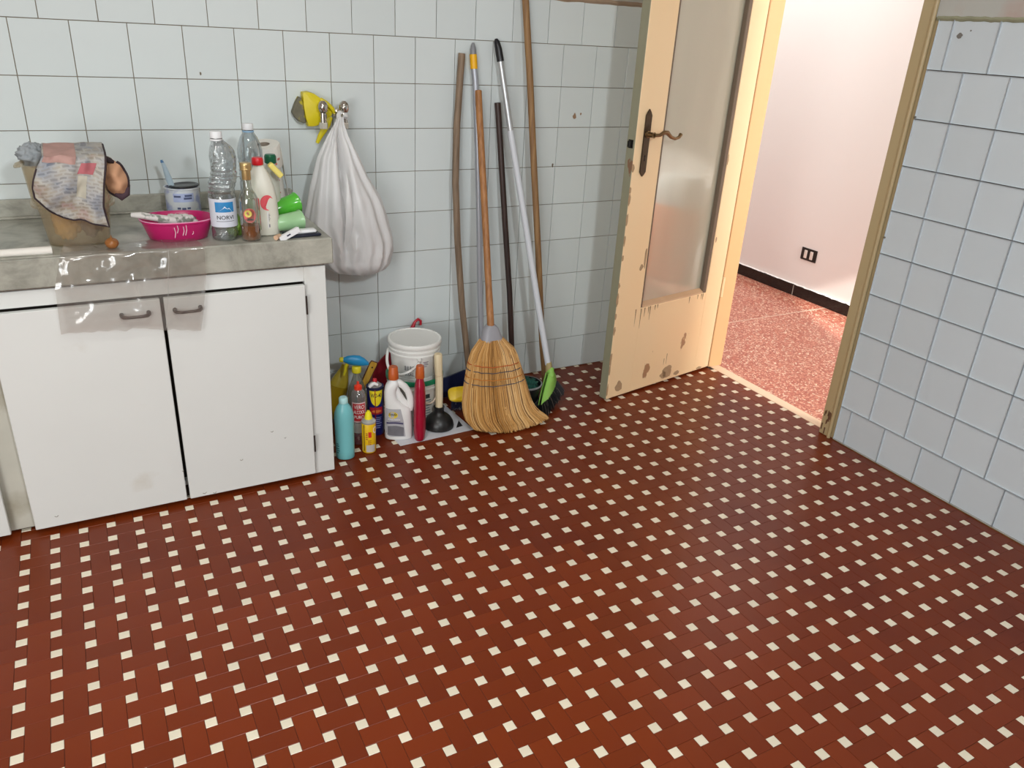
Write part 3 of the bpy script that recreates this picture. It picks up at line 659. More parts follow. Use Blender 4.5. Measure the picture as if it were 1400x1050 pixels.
mb = MB(); mb.grid(60, 60, sheetp); o = mb.build('plastic_sheet', film, smooth=80); tag(o, 'crinkled clear plastic sheet hanging over the worktop edge above the two door handles', 'plastic sheet')
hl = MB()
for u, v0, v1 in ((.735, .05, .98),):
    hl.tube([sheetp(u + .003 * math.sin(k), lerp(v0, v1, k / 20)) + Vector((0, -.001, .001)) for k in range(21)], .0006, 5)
cr = hl.build('pale_streak', clear('pale_streak_film', (240, 240, 240), .6, (235, 235, 232), .3, .1), o, smooth=True)  # thin milky line running down the sheet

# --- small brown onion
on = empty('small_onion', (.160, -.463, CT + .006))
mb = MB(); mb.lathe([(.002, .0), (.010, .001), (.0155, .007), (.0170, .013), (.0155, .019), (.010, .0235), (.004, .0255), (.002, .029)], 20, fn=lambda p, a: p * (1 + .04 * math.sin(3 * a))); mb.build('bulb', mat('brown_onion_skin', (146, 92, 44), .35, var=.3, scale=40), on, smooth=70)
mb = MB(); mb.lathe([(.003, 0), (.001, .008)], 8, c=(0, 0, .027)); mb.build('tip', mat('onion_tip', (120, 84, 48), .8), on)
tag(on, 'small brown onion on the worktop edge in front of the tub', 'onion')

# --- paint tin with brush
tin = empty('paint_tin', (.386, -.098, CT), face_cam(.386, -.098))
tinm = mat('white_splashed_tin', (205, 210, 214), .4, var=.08, scale=20, col2=(150, 160, 196), c2scale=26, c2lo=.5, c2hi=.62)
mb = MB(); mb.lathe([(.049, .0), (.0505, .002), (.0505, .086), (.0525, .088), (.0525, .092), (.048, .092), (.047, .086), (.046, .004), (.0, .004)], 40); mb.build('tin_body', tinm, tin, smooth=40)
mb = patch(.0505, .05, .062, .052, .078, off=.0005); mb.build('label', mat('pale_blue_label', (168, 180, 214), .5, var=.15, scale=50), tin)
bk = mat('grey_blue_print', (74, 84, 116), .6)
mb = MB()
for k, (a, z, w_) in enumerate(((-.018, .066, .020), (.014, .068, .022), (.012, .060, .024), (-.016, .030, .010), (-.002, .029, .012), (.012, .030, .010), (-.014, .020, .012), (.006, .020, .016))):
    q = patch(.0505, .05 + a / .05, w_, z, z + .006, off=.0008); mb.add(q.v, q.f)
mb.build('print_mark', bk, tin, kind='stuff')
mb = MB(); mb.lathe([(.0, .0), (.030, .0005), (.034, .003), (.038, .003), (.041, .000), (.0435, .001), (.0435, .004), (.041, .0055), (.036, .0055), (.033, .0035), (.0, .003)], 36, M=Matrix.Translation((.006, .008, .0935)) @ Matrix.Rotation(.045, 4, 'X')); mb.build('lid', mat('black_paint_lid', (34, 34, 36), .3, var=.3, scale=40, col2=(96, 98, 104), c2scale=18, c2lo=.5, c2hi=.7), tin, smooth=40)
tag(tin, 'white paint tin splashed with paint, black lid resting askew on top', 'paint tin')
br_ = empty('paint_brush', (.352, -.110, CT + .08))
mb = MB(); mb.tube([(.018, .012, -.05), (.010, .010, 0), (.000, .006, .034), (-.008, .002, .070), (-.014, 0, .092)], [.006, .008, .0095, .0065, .004], 12, flat=.5, upv=(1, 0, 0)); mb.build('handle', mat('pale_blue_handle', (176, 196, 208), .4, var=.1, scale=30, col2=(90, 120, 150), c2scale=30, c2lo=.6, c2hi=.7), br_, smooth=True)
mb = MB(); mb.tube([(-.0135, -.0005, .086), (-.0145, 0, .094)], [.0048, .0035], 10, flat=.5, upv=(1, 0, 0)); mb.build('handle_tip', mat('blue_tip', (64, 112, 158), .4), br_, smooth=True)
tag(br_, 'pale blue brush handle sticking up from the paint tin', 'paint brush')

# --- pink basin
bs = empty('pink_basin', (.336, -.362, CT))
pk = mat('magenta_plastic', (184, 26, 98), .35, var=.08, scale=20, col2=(226, 180, 196), c2scale=45, c2lo=.70, c2hi=.74)
mb = MB(); mb.lathe([(.066, .0), (.069, .002), (.084, .050), (.0875, .052), (.0880, .0565), (.085, .0575), (.0815, .054), (.067, .006), (.0, .004)], 52, sx=1.12, sy=.92, power=2.3); mb.build('basin_body', pk, bs, smooth=40)
mb = MB(); mb.lathe([(.0864, -.001), (.0884, -.001), (.0888, .001), (.0864, .0015)], 52, c=(0, 0, .0568), sx=1.12, sy=.92, power=2.3, cap=False); mb.build('worn_rim', mat('pale_pink_rim', (228, 150, 184), .5, var=.2, scale=60), bs, smooth=True)
mb = MB()
for k, (a, z, l) in enumerate(((-1.75, .044, .03), (-1.66, .050, .022), (-1.50, .046, .026), (-1.42, .05, .03), (-2.05, .048, .028), (-2.6, .05, .03), (-2.45, .05, .018), (-1.2, .03, .01), (-.9, .05, .02))):
    def P(a_, z_): r = .069 + (.084 - .069) * z_ / .05 + .0009; return Vector((r * 1.12 * math.cos(a_), r * .92 * math.sin(a_), z_))
    mb.tube([P(a, z), P(a + .02, z - l * .5), P(a - .02, z - l)], .0011, 5)
mb.build('paint_drip', mat('dried_white_paint', (226, 196, 206), .6), bs, kind='stuff')
tag(bs, 'magenta plastic basin with dried paint drips holding a crumpled rag', 'basin')
rg = empty('painted_rag', (.330, -.370, CT + .04))
rm = mat('paint_stained_rag', (206, 202, 198), .8, var=.1, scale=20, col2=(120, 124, 116), c2scale=38, c2lo=.52, c2hi=.6)
blob('rag_wad', (.012, .0, -.002), (.046, .034, .026), .30, 3.3, rm, rg); blob('rag_wad', (-.022, -.014, .006), (.022, .016, .018), .35, 6.3, rm, rg)
mb = MB(); mb.tube([(-.110, -.004, .031), (-.085, -.010, .030), (-.055, -.018, .024), (-.025, -.024, .018), (0, -.022, .010)], [.006, .0095, .010, .012, .012], 10); mb.build('rag_roll', rm, rg, smooth=True)
tag(rg, 'paint stained crumpled grey white rag lying in the magenta basin', 'rag')

# --- water bottles
wmat = clear('clear_bottle_plastic', (224, 231, 234), .06, (220, 228, 232), .30, .04, bump=0, edge=.42)
wbump = clear('crumpled_bottle_plastic', (222, 228, 230), .10, (216, 222, 224), .36, .05, bump=1.0, bscale=34, edge=.40)
capw = mat('white_screw_cap', (226, 228, 230), .4)
def water(x, y, crump, lab):
    b = empty('water_bottle', (x, y, CT + .0005), face_cam(x, y))
    R = .036
    prof = [(.0, .010), (.020, .006), (.030, .0), (R, .006), (R, .030), (R - .002, .034), (R, .040), (R, .125)]
    for k in range(6): prof += [(R - .0022, .131 + k * .012), (R, .137 + k * .012)]
    prof += [(R, .205), (R, .222), (R - .004, .238), (.025, .256), (.016, .270), (.0135, .276), (.0135, .284)]
    def fn(p, a):
        if crump:
            t = max(0, min(1, (p.z - .12) / .05)) * max(0, min(1, (.285 - p.z) / .03))
            q = 1 + t * (.20 * nz(math.cos(a) * 1.8 + 3, math.sin(a) * 1.8, p.z * 22) + .10 * abs(nz(math.cos(a) * 4, math.sin(a) * 4, p.z * 50)) - .03 )
            sh = .012 * t * math.sin((p.z - .12) * 16)
            return Vector((p.x * q, p.y * q + sh, p.z))
        return p
    if crump:
        pr = []
        for i in range(len(prof) - 1):
            for s in range(3): pr.append(tuple(lerp(prof[i][c], prof[i + 1][c], s / 3) for c in (0, 1)))
        prof = pr + [prof[-1]]
    mb = MB(); mb.lathe(prof, 44, fn=fn, cap=False); mb.build('bottle_body', wbump if crump else wmat, b, smooth=(35 if crump else 60))
    mb = MB(); mb.lathe([(.0155, .278), (.0158, .280), (.0158, .293), (.0145, .2955), (.0, .296)], 24, fn=lambda p, a: Vector((p.x * (1 + .02 * (int(a * 12) % 2)), p.y * (1 + .02 * (int(a * 12) % 2)), p.z))); mb.build('cap', capw, b, smooth=30)
    mb = MB(); mb.lathe([(.0165, .271), (.0170, .273), (.0165, .2755)], 20, cap=False); mb.build('neck_ring', capw if crump else mat('blue_neck_ring', (140, 176, 206), .4), b, smooth=True)
    if lab:
        a0 = .12
        mb = patch(R, 0, .19, .040, .118, off=.0004, nu=40); mb.build('label', mat('pale_water_label', (206, 210, 220), .5), b, smooth=True)
        mb = patch(R, a0, .052, .082, .110, off=.0008, nu=16); mb.build('label_picture', mat('alpine_blue', (40, 128, 186), .5, var=.3, scale=50), b, smooth=True)
        mb = MB(); mt = [(-.020, 0), (-.012, .006), (-.006, .010), (0, .017), (.006, .010), (.012, .012), (.020, 0)]
        f = wrap(R, a0, .082, off=.0011); mb.add([f(p, q) for p, q in mt], [tuple(range(len(mt)))]); mb.build('label_mountain', mat('snow_white', (220, 230, 240), .5), b)
        text('label_lettering', 'NORVI', .011, mat('black_ink', (28, 28, 34), .5), b, wrap(R, a0, .062, off=.001), width=.046)
        mb = patch(R, a0, .05, .056, .0575, off=.0009); mb.build('label_line', mat('grey_ink', (110, 110, 120), .5), b)
    return b
b1 = water(.455, -.418, True, True); tag(b1, 'crumpled clear water bottle with white cap and blue mountain label, beside the magenta basin', 'bottle')
b2 = water(.572, -.250, False, False); tag(b2, 'upright smooth clear water bottle with white cap behind the glass oil bottle', 'bottle')

# --- glass oil bottle
ob = empty('oil_bottle', (.520, -.452, CT + .0005), face_cam(.52, -.45))
gl = clear('oil_bottle_glass', (232, 240, 232), .03, (220, 226, 220), .34, .03, edge=.45)
def oilR(z): return interp([(0, .0255), (.003, .0268), (.085, .0268), (.118, .0262), (.130, .022), (.142, .0145), (.150, .0115), (.185, .0108), (.19, .0115)], z)
mb = MB(); mb.lathe([(0, .003), (.024, .001)] + [(oilR(z), z) for z in (.003, .03, .06, .085, .105, .118, .124, .130, .136, .142, .150, .17, .185, .192)], 36, cap=False); mb.build('glass_body', gl, ob, smooth=60)
om = clear('amber_oil', (214, 140, 50), .6, (214, 128, 40), .1, .1)
mb = MB(); mb.lathe([(.0, .0045), (.0240, .0045), (.0254, .008), (.0254, .044), (.0, .0445)], 32); mb.build('oil', om, ob, smooth=40)
gold = mat('gold_screw_cap', (196, 168, 116), .3, .7, var=.1)
mb = MB(); mb.lathe([(.0150, .196), (.0155, .198), (.0155, .200), (.0150, .201), (.0155, .203), (.0150, .205), (.0155, .207), (.0155, .214), (.0145, .216), (.0, .2165)], 28); mb.lathe([(.0118, .170), (.0122, .171), (.0122, .196), (.0150, .1962)], 24, cap=False); mb.build('cap', gold, ob, smooth=30)
mb = MB(); f = wrap(oilR(.08), .0, .055, off=.0006); poly = [(.0175 * math.cos(2 * PI * k / 20), .020 + .020 * math.sin(2 * PI * k / 20)) for k in range(20)]; mb.add([f(*p) for p in poly], [tuple(range(20))]); mb.build('round_label', mat('pale_red_label', (206, 104, 100), .5), ob)
mb = MB(); f = wrap(oilR(.08), .0, .055, off=.0010); poly = [(-.004 + .010 * math.cos(2 * PI * k / 16), .025 + .010 * math.sin(2 * PI * k / 16)) for k in range(16)]; mb.add([f(*p) for p in poly], [tuple(range(16))]); mb.build('label_emblem', mat('olive_yellow_print', (206, 190, 90), .5, var=.4, scale=90), ob)
mb = MB(); f = wrap(oilR(.08), .0, .055, off=.0012); mb.add([f(-.012, .006), f(.010, .006), f(.010, .011), f(-.012, .011)], [(0, 1, 2, 3)]); mb.build('label_line', mat('label_grey_ink', (96, 84, 90), .5), ob)
tag(ob, 'glass oil bottle with gold screw cap and a little amber oil', 'bottle')

# --- white detergent jug with red cap
jg = empty('detergent_jug', (.566, -.395, CT + .0005), face_cam(.56, -.4) + .05)
jm = mat('ivory_jug_plastic', (222, 220, 206), .4, trans=.12)
JP = [(0, .040), (.004, .044), (.06, .044), (.11, .042), (.14, .037), (.165, .029), (.185, .020), (.197, .014), (.204, .013)]
def JR(z): return interp(JP, z)
mb = MB(); mb.lathe([(0, .001)] + [(JR(z), z) for z in (0.0015, .004, .03, .06, .09, .11, .125, .14, .15, .165, .175, .185, .197, .204)], 40, sx=.66, sy=1.05, power=2.6); mb.build('jug_body', jm, jg, smooth=60)
mb = MB(); mb.lathe([(.0155, .2), (.0160, .202), (.0160, .216), (.014, .220), (.0, .2205)], 24, c=(0, -.002, 0)); mb.build('cap', mat('red_cap', (206, 26, 36), .35), jg, smooth=30)
f = wrap(.0445, 0.32, .075, sx=.66, sy=1.05, off=.001)
mb = MB(); poly = [(.019 * math.cos(2 * PI * k / 20), .022 + .022 * math.sin(2 * PI * k / 20)) for k in range(20)]; mb.add([f(*p) for p in poly], [tuple(range(20))]); mb.build('label_fruit', mat('coral_red_label', (216, 84, 92), .5, var=.2, scale=40), jg)
f = wrap(.0445, .26, .022, sx=.66, sy=1.05, off=.001)
mb = MB(); mb.add([f(.000, 0), (f(.016, 0)), f(.016, .048), f(.000, .048)], [(0, 1, 2, 3)]); mb.build('label_strip', mat('label_white', (226, 226, 228), .5), jg)
f = wrap(.0445, .26, .022, sx=.66, sy=1.05, off=.0016); mb = MB()
for k in range(7): mb.add([f(.003, .022 + k * .0032), f(.012 - .002 * (k % 3), .022 + k * .0032), f(.012 - .002 * (k % 3), .0235 + k * .0032), f(.003, .0235 + k * .0032)], [(0, 1, 2, 3)])
mb.add([f(.003, .004), f(.012, .004), f(.012, .013), f(.003, .013)], [(0, 1, 2, 3)]); mb.build('print_line', mat('grey_print', (120, 116, 128), .6), jg, kind='stuff')
f = wrap(.0445, -.42, .02, sx=.66, sy=1.05, off=.0008); mb = MB()
mb.add([f(-.008, .0), f(.012, .0), f(.012, .090), f(-.008, .090)], [(0, 1, 2, 3)]); mb.build('label_leaf', mat('leaf_and_fruit_print', (126, 140, 70), .5, var=.4, scale=60, col2=(186, 60, 60), c2scale=22, c2lo=.5, c2hi=.55), jg)
tag(jg, 'ivory detergent jug with red cap and red fruit label, behind the oil bottle', 'jug')
# bottle with dark green cap, yellow sponge between
gb = empty('green_capped_bottle', (.614, -.330, CT + .0005), face_cam(.61, -.33))
mb = MB(); mb.lathe([(.0, .001), (.020, .0015), (.022, .004), (.022, .15), (.018, .175), (.013, .19), (.013, .195)], 28); mb.build('bottle_body', mat('pale_bottle_plastic', (218, 220, 210), .4, trans=.15), gb, smooth=50)
mb = MB(); mb.lathe([(.0165, .193), (.017, .195), (.017, .213), (.014, .218), (.0, .219)], 24); mb.build('cap', mat('dark_green_cap', (16, 92, 62), .35), gb, smooth=30)
tag(gb, 'pale bottle with a dark green cap between the jug and the paper roll', 'bottle')
sp = empty('yellow_sponge', (.615, -.385, CT + .182)); 
mb = MB(); mb.cbox(-.024, .024, -.012, .012, -.008, .008, .003, M=Matrix.Rotation(.85, 4, 'Y')); mb.build('sponge_body', mat('yellow_sponge_foam', (232, 216, 120), .9, bump=.5, bscale=200), sp)
tag(sp, 'pale yellow sponge wedged behind the detergent jug', 'sponge')

# --- paper roll (leans a little)
pr_ = empty('kitchen_paper_roll', (.668, -.078, CT + .0075)); pr_.rotation_euler = (.17, -.13, 0)
pap = mat('embossed_white_paper', (228, 226, 218), .85, bump=.5, bscale=160)
mb = MB(); mb.lathe([(.020, .0), (.041, .0), (.0415, .002), (.0415, .140), (.049, .143), (.050, .146), (.050, .212), (.049, .214), (.020, .214), (.020, .0)], 40, cap=False); mb.build('paper', pap, pr_, smooth=40)
mb = MB(); mb.lathe([(.0202, .001), (.0202, .213), (.0188, .2135), (.0188, .001)], 30, cap=False); mb.build('cardboard_core', mat('grey_cardboard', (150, 138, 124), .9), pr_, smooth=40)
mb = MB(); mb.grid(10, 10, lambda u, v: Vector((.049 - .004 * u + .010 * v * u, -.018 + .02 * u, .200 - .17 * v - .02 * u))); mb.build('loose_flap', pap, pr_, smooth=60, solid=.001)
mb = MB(); rp = mat('rose_floral_print', (206, 128, 116), .85, var=.3, scale=60)
for k, (a, z, s_) in enumerate(((-1.5, .165, .010), (-1.2, .158, .012), (-2.2, .162, .012), (-2.35, .172, .008), (-.9, .17, .012), (-1.1, .06, .008), (-1.0, .10, .009), (-1.3, .03, .007))):
    R_ = .0505 if z > .14 else .042; q = patch(R_, a, s_, z, z + s_ * .6, off=.0005, nu=4); mb.add(q.v, q.f)
mb.build('floral_print', rp, pr_, kind='stuff')
tag(pr_, 'white kitchen paper roll standing against the tiles at the worktop end', 'paper roll')

# --- green cups lying on their side
def cup(x, y, z, a, col, trans, lab, L_=.085, r0=.026, r1=.034, tilt=0.):
    c = empty('plastic_cup', (x, y, z), 0); c.rotation_euler = (0, 0, a)
    M = Matrix.Rotation(-PI / 2 + tilt, 4, 'Y')
    mb = MB(); mb.lathe([(0, 0), (r0 - .002, 0), (r0, .002), (lerp(r0, r1, .5), L_ * .5), (r1, L_ - .003), (r1 + .0018, L_ - .001), (r1 + .001, L_), (r1 - .001, L_ - .002), (r0 - .0015, .004), (0, .003)], 36, M=M)
    mb.build('cup_body', col, c, smooth=50)
    mb = MB(); mb.lathe([(r1 + .0012, L_ - .003), (r1 + .0028, L_ - .0012), (r1 + .0012, L_ + .0003)], 36, M=M, cap=False); mb.build('rim', col, c, smooth=True)
    return tag(c, lab, 'cup', 'green cups lying on the worktop')
cup(.602, -.345, CT + .056, PI + .28, mat('bright_green_plastic', (96, 200, 66), .18, trans=.25), 0, 'bright green plastic cup lying on its side, upper of the two', tilt=.18, L_=.088, r0=.023, r1=.030)
cup(.600, -.400, CT + .0305, PI + .30, mat('pale_green_cup_plastic', (168, 212, 160), .3, trans=.2), 0, 'pale translucent green cup lying on its side, lower of the two', L_=.084, r0=.022, r1=.0285)
# lime wrapper between the bottles
lw_ = blob('lime_wrapper', (.485, -.405, CT + .032), (.024, .022, .031), .3, 7.7, mat('lime_wrapper', (110, 146, 52), .35, var=.25, scale=30), z_floor=CT + .001); tag(lw_, 'crumpled lime green wrapper between the water bottle and the oil bottle', 'wrapper')
# phone and folded white cards at the right edge
ph = empty('dark_pouch', (.668, -.438, CT + .0008), .10)
mb = MB(); mb.cbox(-.052, .050, -.030, .030, 0, .008, .003); mb.build('pouch_body', mat('navy_vinyl', (32, 36, 52), .4), ph)
tag(ph, 'flat dark navy pouch under the white packets at the worktop corner', 'pouch')
wp = empty('white_packet', (.673, -.448, CT + .0095), .06)
mb = MB(); mb.cbox(-.034, .034, -.013, .013, 0, .011, .004); mb.build('packet_body', mat('glossy_white_packet', (232, 234, 236), .3), wp, smooth=40)
tag(wp, 'flat white packet lying on the dark pouch', 'packet')
tg = empty('white_tag', (.622, -.468, CT + .016), .30); tg.rotation_euler = (0, -.42, .10)
mb = MB(); mb.cbox(-.032, .032, -.010, .010, -.003, .003, .001); mb.cbox(-.032, .032, -.0105, -.0095, -.010, .006, .0004); mb.build('tag_body', mat('white_card', (228, 228, 230), .6), tg)
mb = MB(); mb.cbox(-.010, .002, -.0112, -.0104, -.003, .001, .0002); mb.build('tag_mark', mat('navy_mark', (30, 30, 60), .6), tg)
tag(tg, 'folded white card tag propped up against the dark pouch', 'tag')
cp_ = empty('beige_stub', (.590, -.468, CT + .0075), .9); mb = MB(); mb.tube([(-.012, 0, 0), (.012, 0, .0)], .0072, 10); mb.build('stub_body', mat('beige_stub', (206, 170, 140), .7), cp_, smooth=40); tag(cp_, 'small beige stub left of the white card tag', 'stub')

# ============================================================ ON THE BACK WALL
chrome = mat('worn_chrome', (200, 196, 188), .16, 1., var=.1, scale=30)
nick = mat('pale_nickel', (214, 208, 196), .35, .6)
def valve(x, lab):
    v = empty('wall_valve', (x, 0, 1.098))
    Mh = Matrix.Rotation(PI / 2, 4, 'X')
    mb = MB(); mb.lathe([(.019, .0), (.019, .003), (.010, .006), (.0085, .008), (.0085, .058), (.011, .060), (.011, .072), (.0, .073)], 24, M=Mh); mb.build('stem', chrome, v, smooth=40)
    mb = MB(); mb.lathe([(.0105, -.034), (.0105, .010), (.0, .012)], 20, c=(0, -.066, 0)); mb.build('valve_body', chrome, v, smooth=40)
    mb = MB(); mb.lathe([(.006, .010), (.013, .013), (.0165, .022), (.0168, .032), (.0135, .042), (.008, .046), (.007, .048), (.0, .048)], 24, c=(0, -.066, 0), fn=lambda p, a: Vector((p.x * (1 + .03 * math.sin(6 * a)), p.y * (1 + .03 * math.sin(6 * a)), p.z))); mb.build('knob', chrome, v, smooth=40)
    mb = MB(); mb.lathe([(.0130, -.040), (.0140, -.038), (.0140, -.022), (.0130, -.020)], 6, c=(0, -.066, 0)); mb.build('hex_nut', nick, v)
    return tag(v, lab, 'valve')
valve(.850, 'chrome wall valve in front of the yellow glove'); valve(.921, 'chrome wall valve that the white carrier bag hangs from')
# yellow glove
gv = empty('rubber_glove', (.83, -.002, 1.10))
gy = mat('yellow_rubber', (214, 196, 22), .45, var=.08, scale=20, bump=.2, bscale=60)
def g2(x, z): return (x - .83, z - 1.10)
poly = [g2(.794, 1.168), (g2(.812, 1.170)), g2(.834, 1.163), g2(.856, 1.148), g2(.876, 1.134), g2(.893, 1.116), g2(.886, 1.096), g2(.868, 1.085), g2(.848, 1.072), g2(.838, 1.064), g2(.822, 1.061), g2(.808, 1.062), g2(.800, 1.086), g2(.795, 1.125)]
mb = MB(); n = len(poly); c_ = (sum(p[0] for p in poly) / n, sum(p[1] for p in poly) / n)
rings = [(1.0, -.006), (1.03, -.020), (.98, -.036), (.6, -.043), (.2, -.045)]
vs = []
for s_, y in rings:
    for (px_, pz_) in poly: vs.append((c_[0] + (px_ - c_[0]) * s_, y + .004 * nz(px_ * 30, pz_ * 30), c_[1] + (pz_ - c_[1]) * s_))
fs = [(r * n + k, r * n + (k + 1) % n, (r + 1) * n + (k + 1) % n, (r + 1) * n + k) for r in range(len(rings) - 1) for k in range(n)] + [tuple(range(n)), tuple((len(rings) - 1) * n + k for k in range(n))]
mb.add(vs, fs); mb.build('glove_cuff', gy, gv, smooth=50)
mb = MB(); mb.tube([(.052, -.024, -.008), (.042, -.028, -.030), (.030, -.026, -.052), (.018, -.022, -.072), (.008, -.018, -.094)], [.012, .0125, .0105, .0085, .0055], 12, flat=.6, upv=(1, 0, 0)); mb.build('glove_fingers', gy, gv, smooth=True)
mb = MB(); mb.tube([(.020, -.040, .050), (.040, -.047, .035), (.058, -.046, .018), (.064, -.040, .004)], [.005, .007, .007, .004], 10); mb.build('glove_thumb', gy, gv, smooth=True)
poly = [g2(.757, 1.106), g2(.766, 1.090), g2(.778, 1.077), g2(.795, 1.070), g2(.802, 1.074), g2(.797, 1.10), g2(.794, 1.135), g2(.789, 1.150), g2(.782, 1.156), g2(.770, 1.135)]
mb = MB(); mb.prism(poly, -.006, -.034); mb.build('glove_lining', mat('grey_flock_lining', (112, 108, 92), .9, var=.35, scale=50, col2=(176, 164, 40), c2scale=22, c2lo=.5, c2hi=.55), gv, bevel=.008, smooth=40)
tag(gv, 'yellow rubber glove stuffed behind the left chrome valve', 'glove')

# carrier bag
bagm = bpy.data.materials.new('white_carrier_film'); bagm.use_nodes = True; nt = bagm.node_tree; N = nt.nodes; L = nt.links; N.remove(N['Principled BSDF'])
d = N.new('ShaderNodeBsdfPrincipled'); d.inputs['Base Color'].default_value = srgb((236, 236, 236)); d.inputs['Roughness'].default_value = .35
tl = N.new('ShaderNodeBsdfTranslucent'); tl.inputs[0].default_value = srgb((236, 234, 232)); m1 = N.new('ShaderNodeMixShader'); m1.inputs[0].default_value = .22
tr = N.new('ShaderNodeBsdfTransparent'); m2 = N.new('ShaderNodeMixShader'); m2.inputs[0].default_value = .07
L.new(d.outputs[0], m1.inputs[1]); L.new(tl.outputs[0], m1.inputs[2]); L.new(m1.outputs[0], m2.inputs[1]); L.new(tr.outputs[0], m2.inputs[2]); L.new(m2.outputs[0], N['Material Output'].inputs[0])
tc = N.new('ShaderNodeTexCoord'); n1 = N.new('ShaderNodeTexNoise'); n1.inputs['Scale'].default_value = 22; n1.inputs['Detail'].default_value = 4; mp = N.new('ShaderNodeMapping'); mp.inputs['Scale'].default_value = (1, 1, .35)
L.new(tc.outputs['Object'], mp.inputs[0]); L.new(mp.outputs[0], n1.inputs['Vector']); bp = N.new('ShaderNodeBump'); bp.inputs['Strength'].default_value = .8; bp.inputs['Distance'].default_value = .010; L.new(n1.outputs['Fac'], bp.inputs['Height']); L.new(bp.outputs[0], d.inputs['Normal'])
BG = [(.568, .905, 1.000, .03), (.580, .850, 1.030, .060), (.61, .815, 1.052, .085), (.66, .790, 1.060, .098), (.70, .776, 1.060, .100), (.765, .762, 1.047, .092), (.84, .778, 1.020, .078), (.908, .797, .978, .062), (.978, .818, .946, .045), (1.043, .850, .914, .028), (1.078, .872, .904, .016), (1.100, .884, .902, .010)]
bag = empty('carrier_bag', (.91, -.118, 1.10))
NR, NS = 46, 96
mb = MB(); vs = []
for i in range(NR + 1):
    z = .568 + (1.100 - .568) * (i / NR) ** .9; xl, xr, dy = interp(BG, z); cx = (xl + xr) / 2; hx = (xr - xl) / 2; hy = min(dy, .100)
    up_ = max(0, (z - .62) / .48)
    for k in range(NS):
        a = 2 * PI * k / NS
        q = 1 + (.12 + .16 * up_) * math.sin(9 * a + 2.5 * nz(z * 6, 1)) * (.5 + up_) * .6 + .06 * math.sin(17 * a + 3 * nz(z * 9, 4)) + .08 * nz(math.cos(a) * 3, math.sin(a) * 3, z * 14) + (.16 * abs(nz(math.cos(a) * 5, math.sin(a) * 5, z * 30)) * min(1, max(0, (.74 - z) / .08)))
        x = cx + hx * math.cos(a) * (1 + (q - 1) * .35); y = -.118 + hy * math.sin(a) * q
        # deep front pleat under the handles
        pc_ = math.exp(-((x - lerp(.878, .885, up_)) / .016) ** 2) if math.sin(a) < 0 else 0
        y += .045 * pc_ * min(1, hy / .05) * max(0, min(1, (z - .60) / .1))
        y = min(y, -.004)
        vs.append((x - .91, y + .118, z - 1.10))
fs = [(i * NS + k, i * NS + (k + 1) % NS, (i + 1) * NS + (k + 1) % NS, (i + 1) * NS + k) for i in range(NR) for k in range(NS)] + [tuple(range(NS))]
mb.add(vs, fs); mb.build('bag_body', bagm, bag, smooth=60)
mb = MB(); mb.grid(8, 24, lambda u, v: Vector((lerp(-.040, -.040 + .036 * (1 - v) ** .6, u) + .012 * v, -.096 - .006 * math.sin(PI * u) + .055 * (1 - v) ** 2 + .03 * v ** 3, -.46 + .30 * v))); mb.build('gusset_fold', bagm, bag, smooth=60)
mb = MB(); mb.tube([(-.012, .030, -.010), (-.012, .040, .002), (-.005, .048, .010), (.006, .050, .012), (.014, .046, .006), (.010, .034, -.006)], [.006, .005, .0045, .0045, .005, .006], 8, flat=1.6); mb.build('bag_handle', bagm, bag, smooth=True)
# rubbish seen through the film
tag(bag, 'full white plastic carrier bag hanging from the right chrome valve', 'bag')
o = blob('rubbish_bundle', (.955, -.115, .650), (.085, .062, .068), .5, 4.4, mat('beige_rubbish', (186, 176, 164), .8, var=.3, scale=30, bump=.4)); tag(o, 'beige crumpled rubbish showing through the bottom of the carrier bag', 'rubbish')

# ============================================================ BROOMS AND STICKS
def woodm(name, col, col2, rough=.6):
    m = bpy.data.materials.new(name); m.use_nodes = True; nt = m.node_tree; N = nt.nodes; L = nt.links; b = N['Principled BSDF']
    tc = N.new('ShaderNodeTexCoord'); mp = N.new('ShaderNodeMapping'); mp.inputs['Scale'].default_value = (60, 60, 2.5); L.new(tc.outputs['Object'], mp.inputs[0])
    n = N.new('ShaderNodeTexNoise'); n.inputs['Scale'].default_value = 1.6; n.inputs['Detail'].default_value = 5; L.new(mp.outputs[0], n.inputs['Vector'])
    r = N.new('ShaderNodeValToRGB'); r.color_ramp.elements[0].position = .3; r.color_ramp.elements[0].color = srgb(col2); r.color_ramp.elements[1].position = .7; r.color_ramp.elements[1].color = srgb(col); L.new(n.outputs['Fac'], r.inputs[0]); L.new(r.outputs[0], b.inputs['Base Color'])
    b.inputs['Roughness'].default_value = rough; return m
def ext(pts, n=4):
    out = []
    for a, b in zip(pts, pts[1:]):
        for k in range(n): out.append(Vector(a).lerp(Vector(b), k / n))
    return out + [Vector(pts[-1])]
s1 = empty('wooden_stick', (1.40, -.118, 0))
P_ = [(1.403, -.122, .001), (1.389, -.113, .136), (1.362, -.093, .384), (1.345, -.072, .643), (1.339, -.054, .86), (1.347, -.036, 1.066), (1.369, -.016, 1.304)]
mb = MB(); mb.tube([Vector(p) - Vector((1.40, -.118, 0)) for p in ext(P_, 5)], .0125, 14); mb.build('stick_shaft', woodm('weathered_grey_wood', (142, 120, 98), (104, 86, 68)), s1, smooth=50)
tag(s1, 'weathered grey curved wooden stick leaning on the wall, leftmost of the sticks', 'stick')
s2 = empty('deck_brush', (1.33, -.20, 0))
al = mat('grey_painted_metal_tube', (168, 172, 180), .35, .35)
o2 = Vector((1.33, -.20, 0))
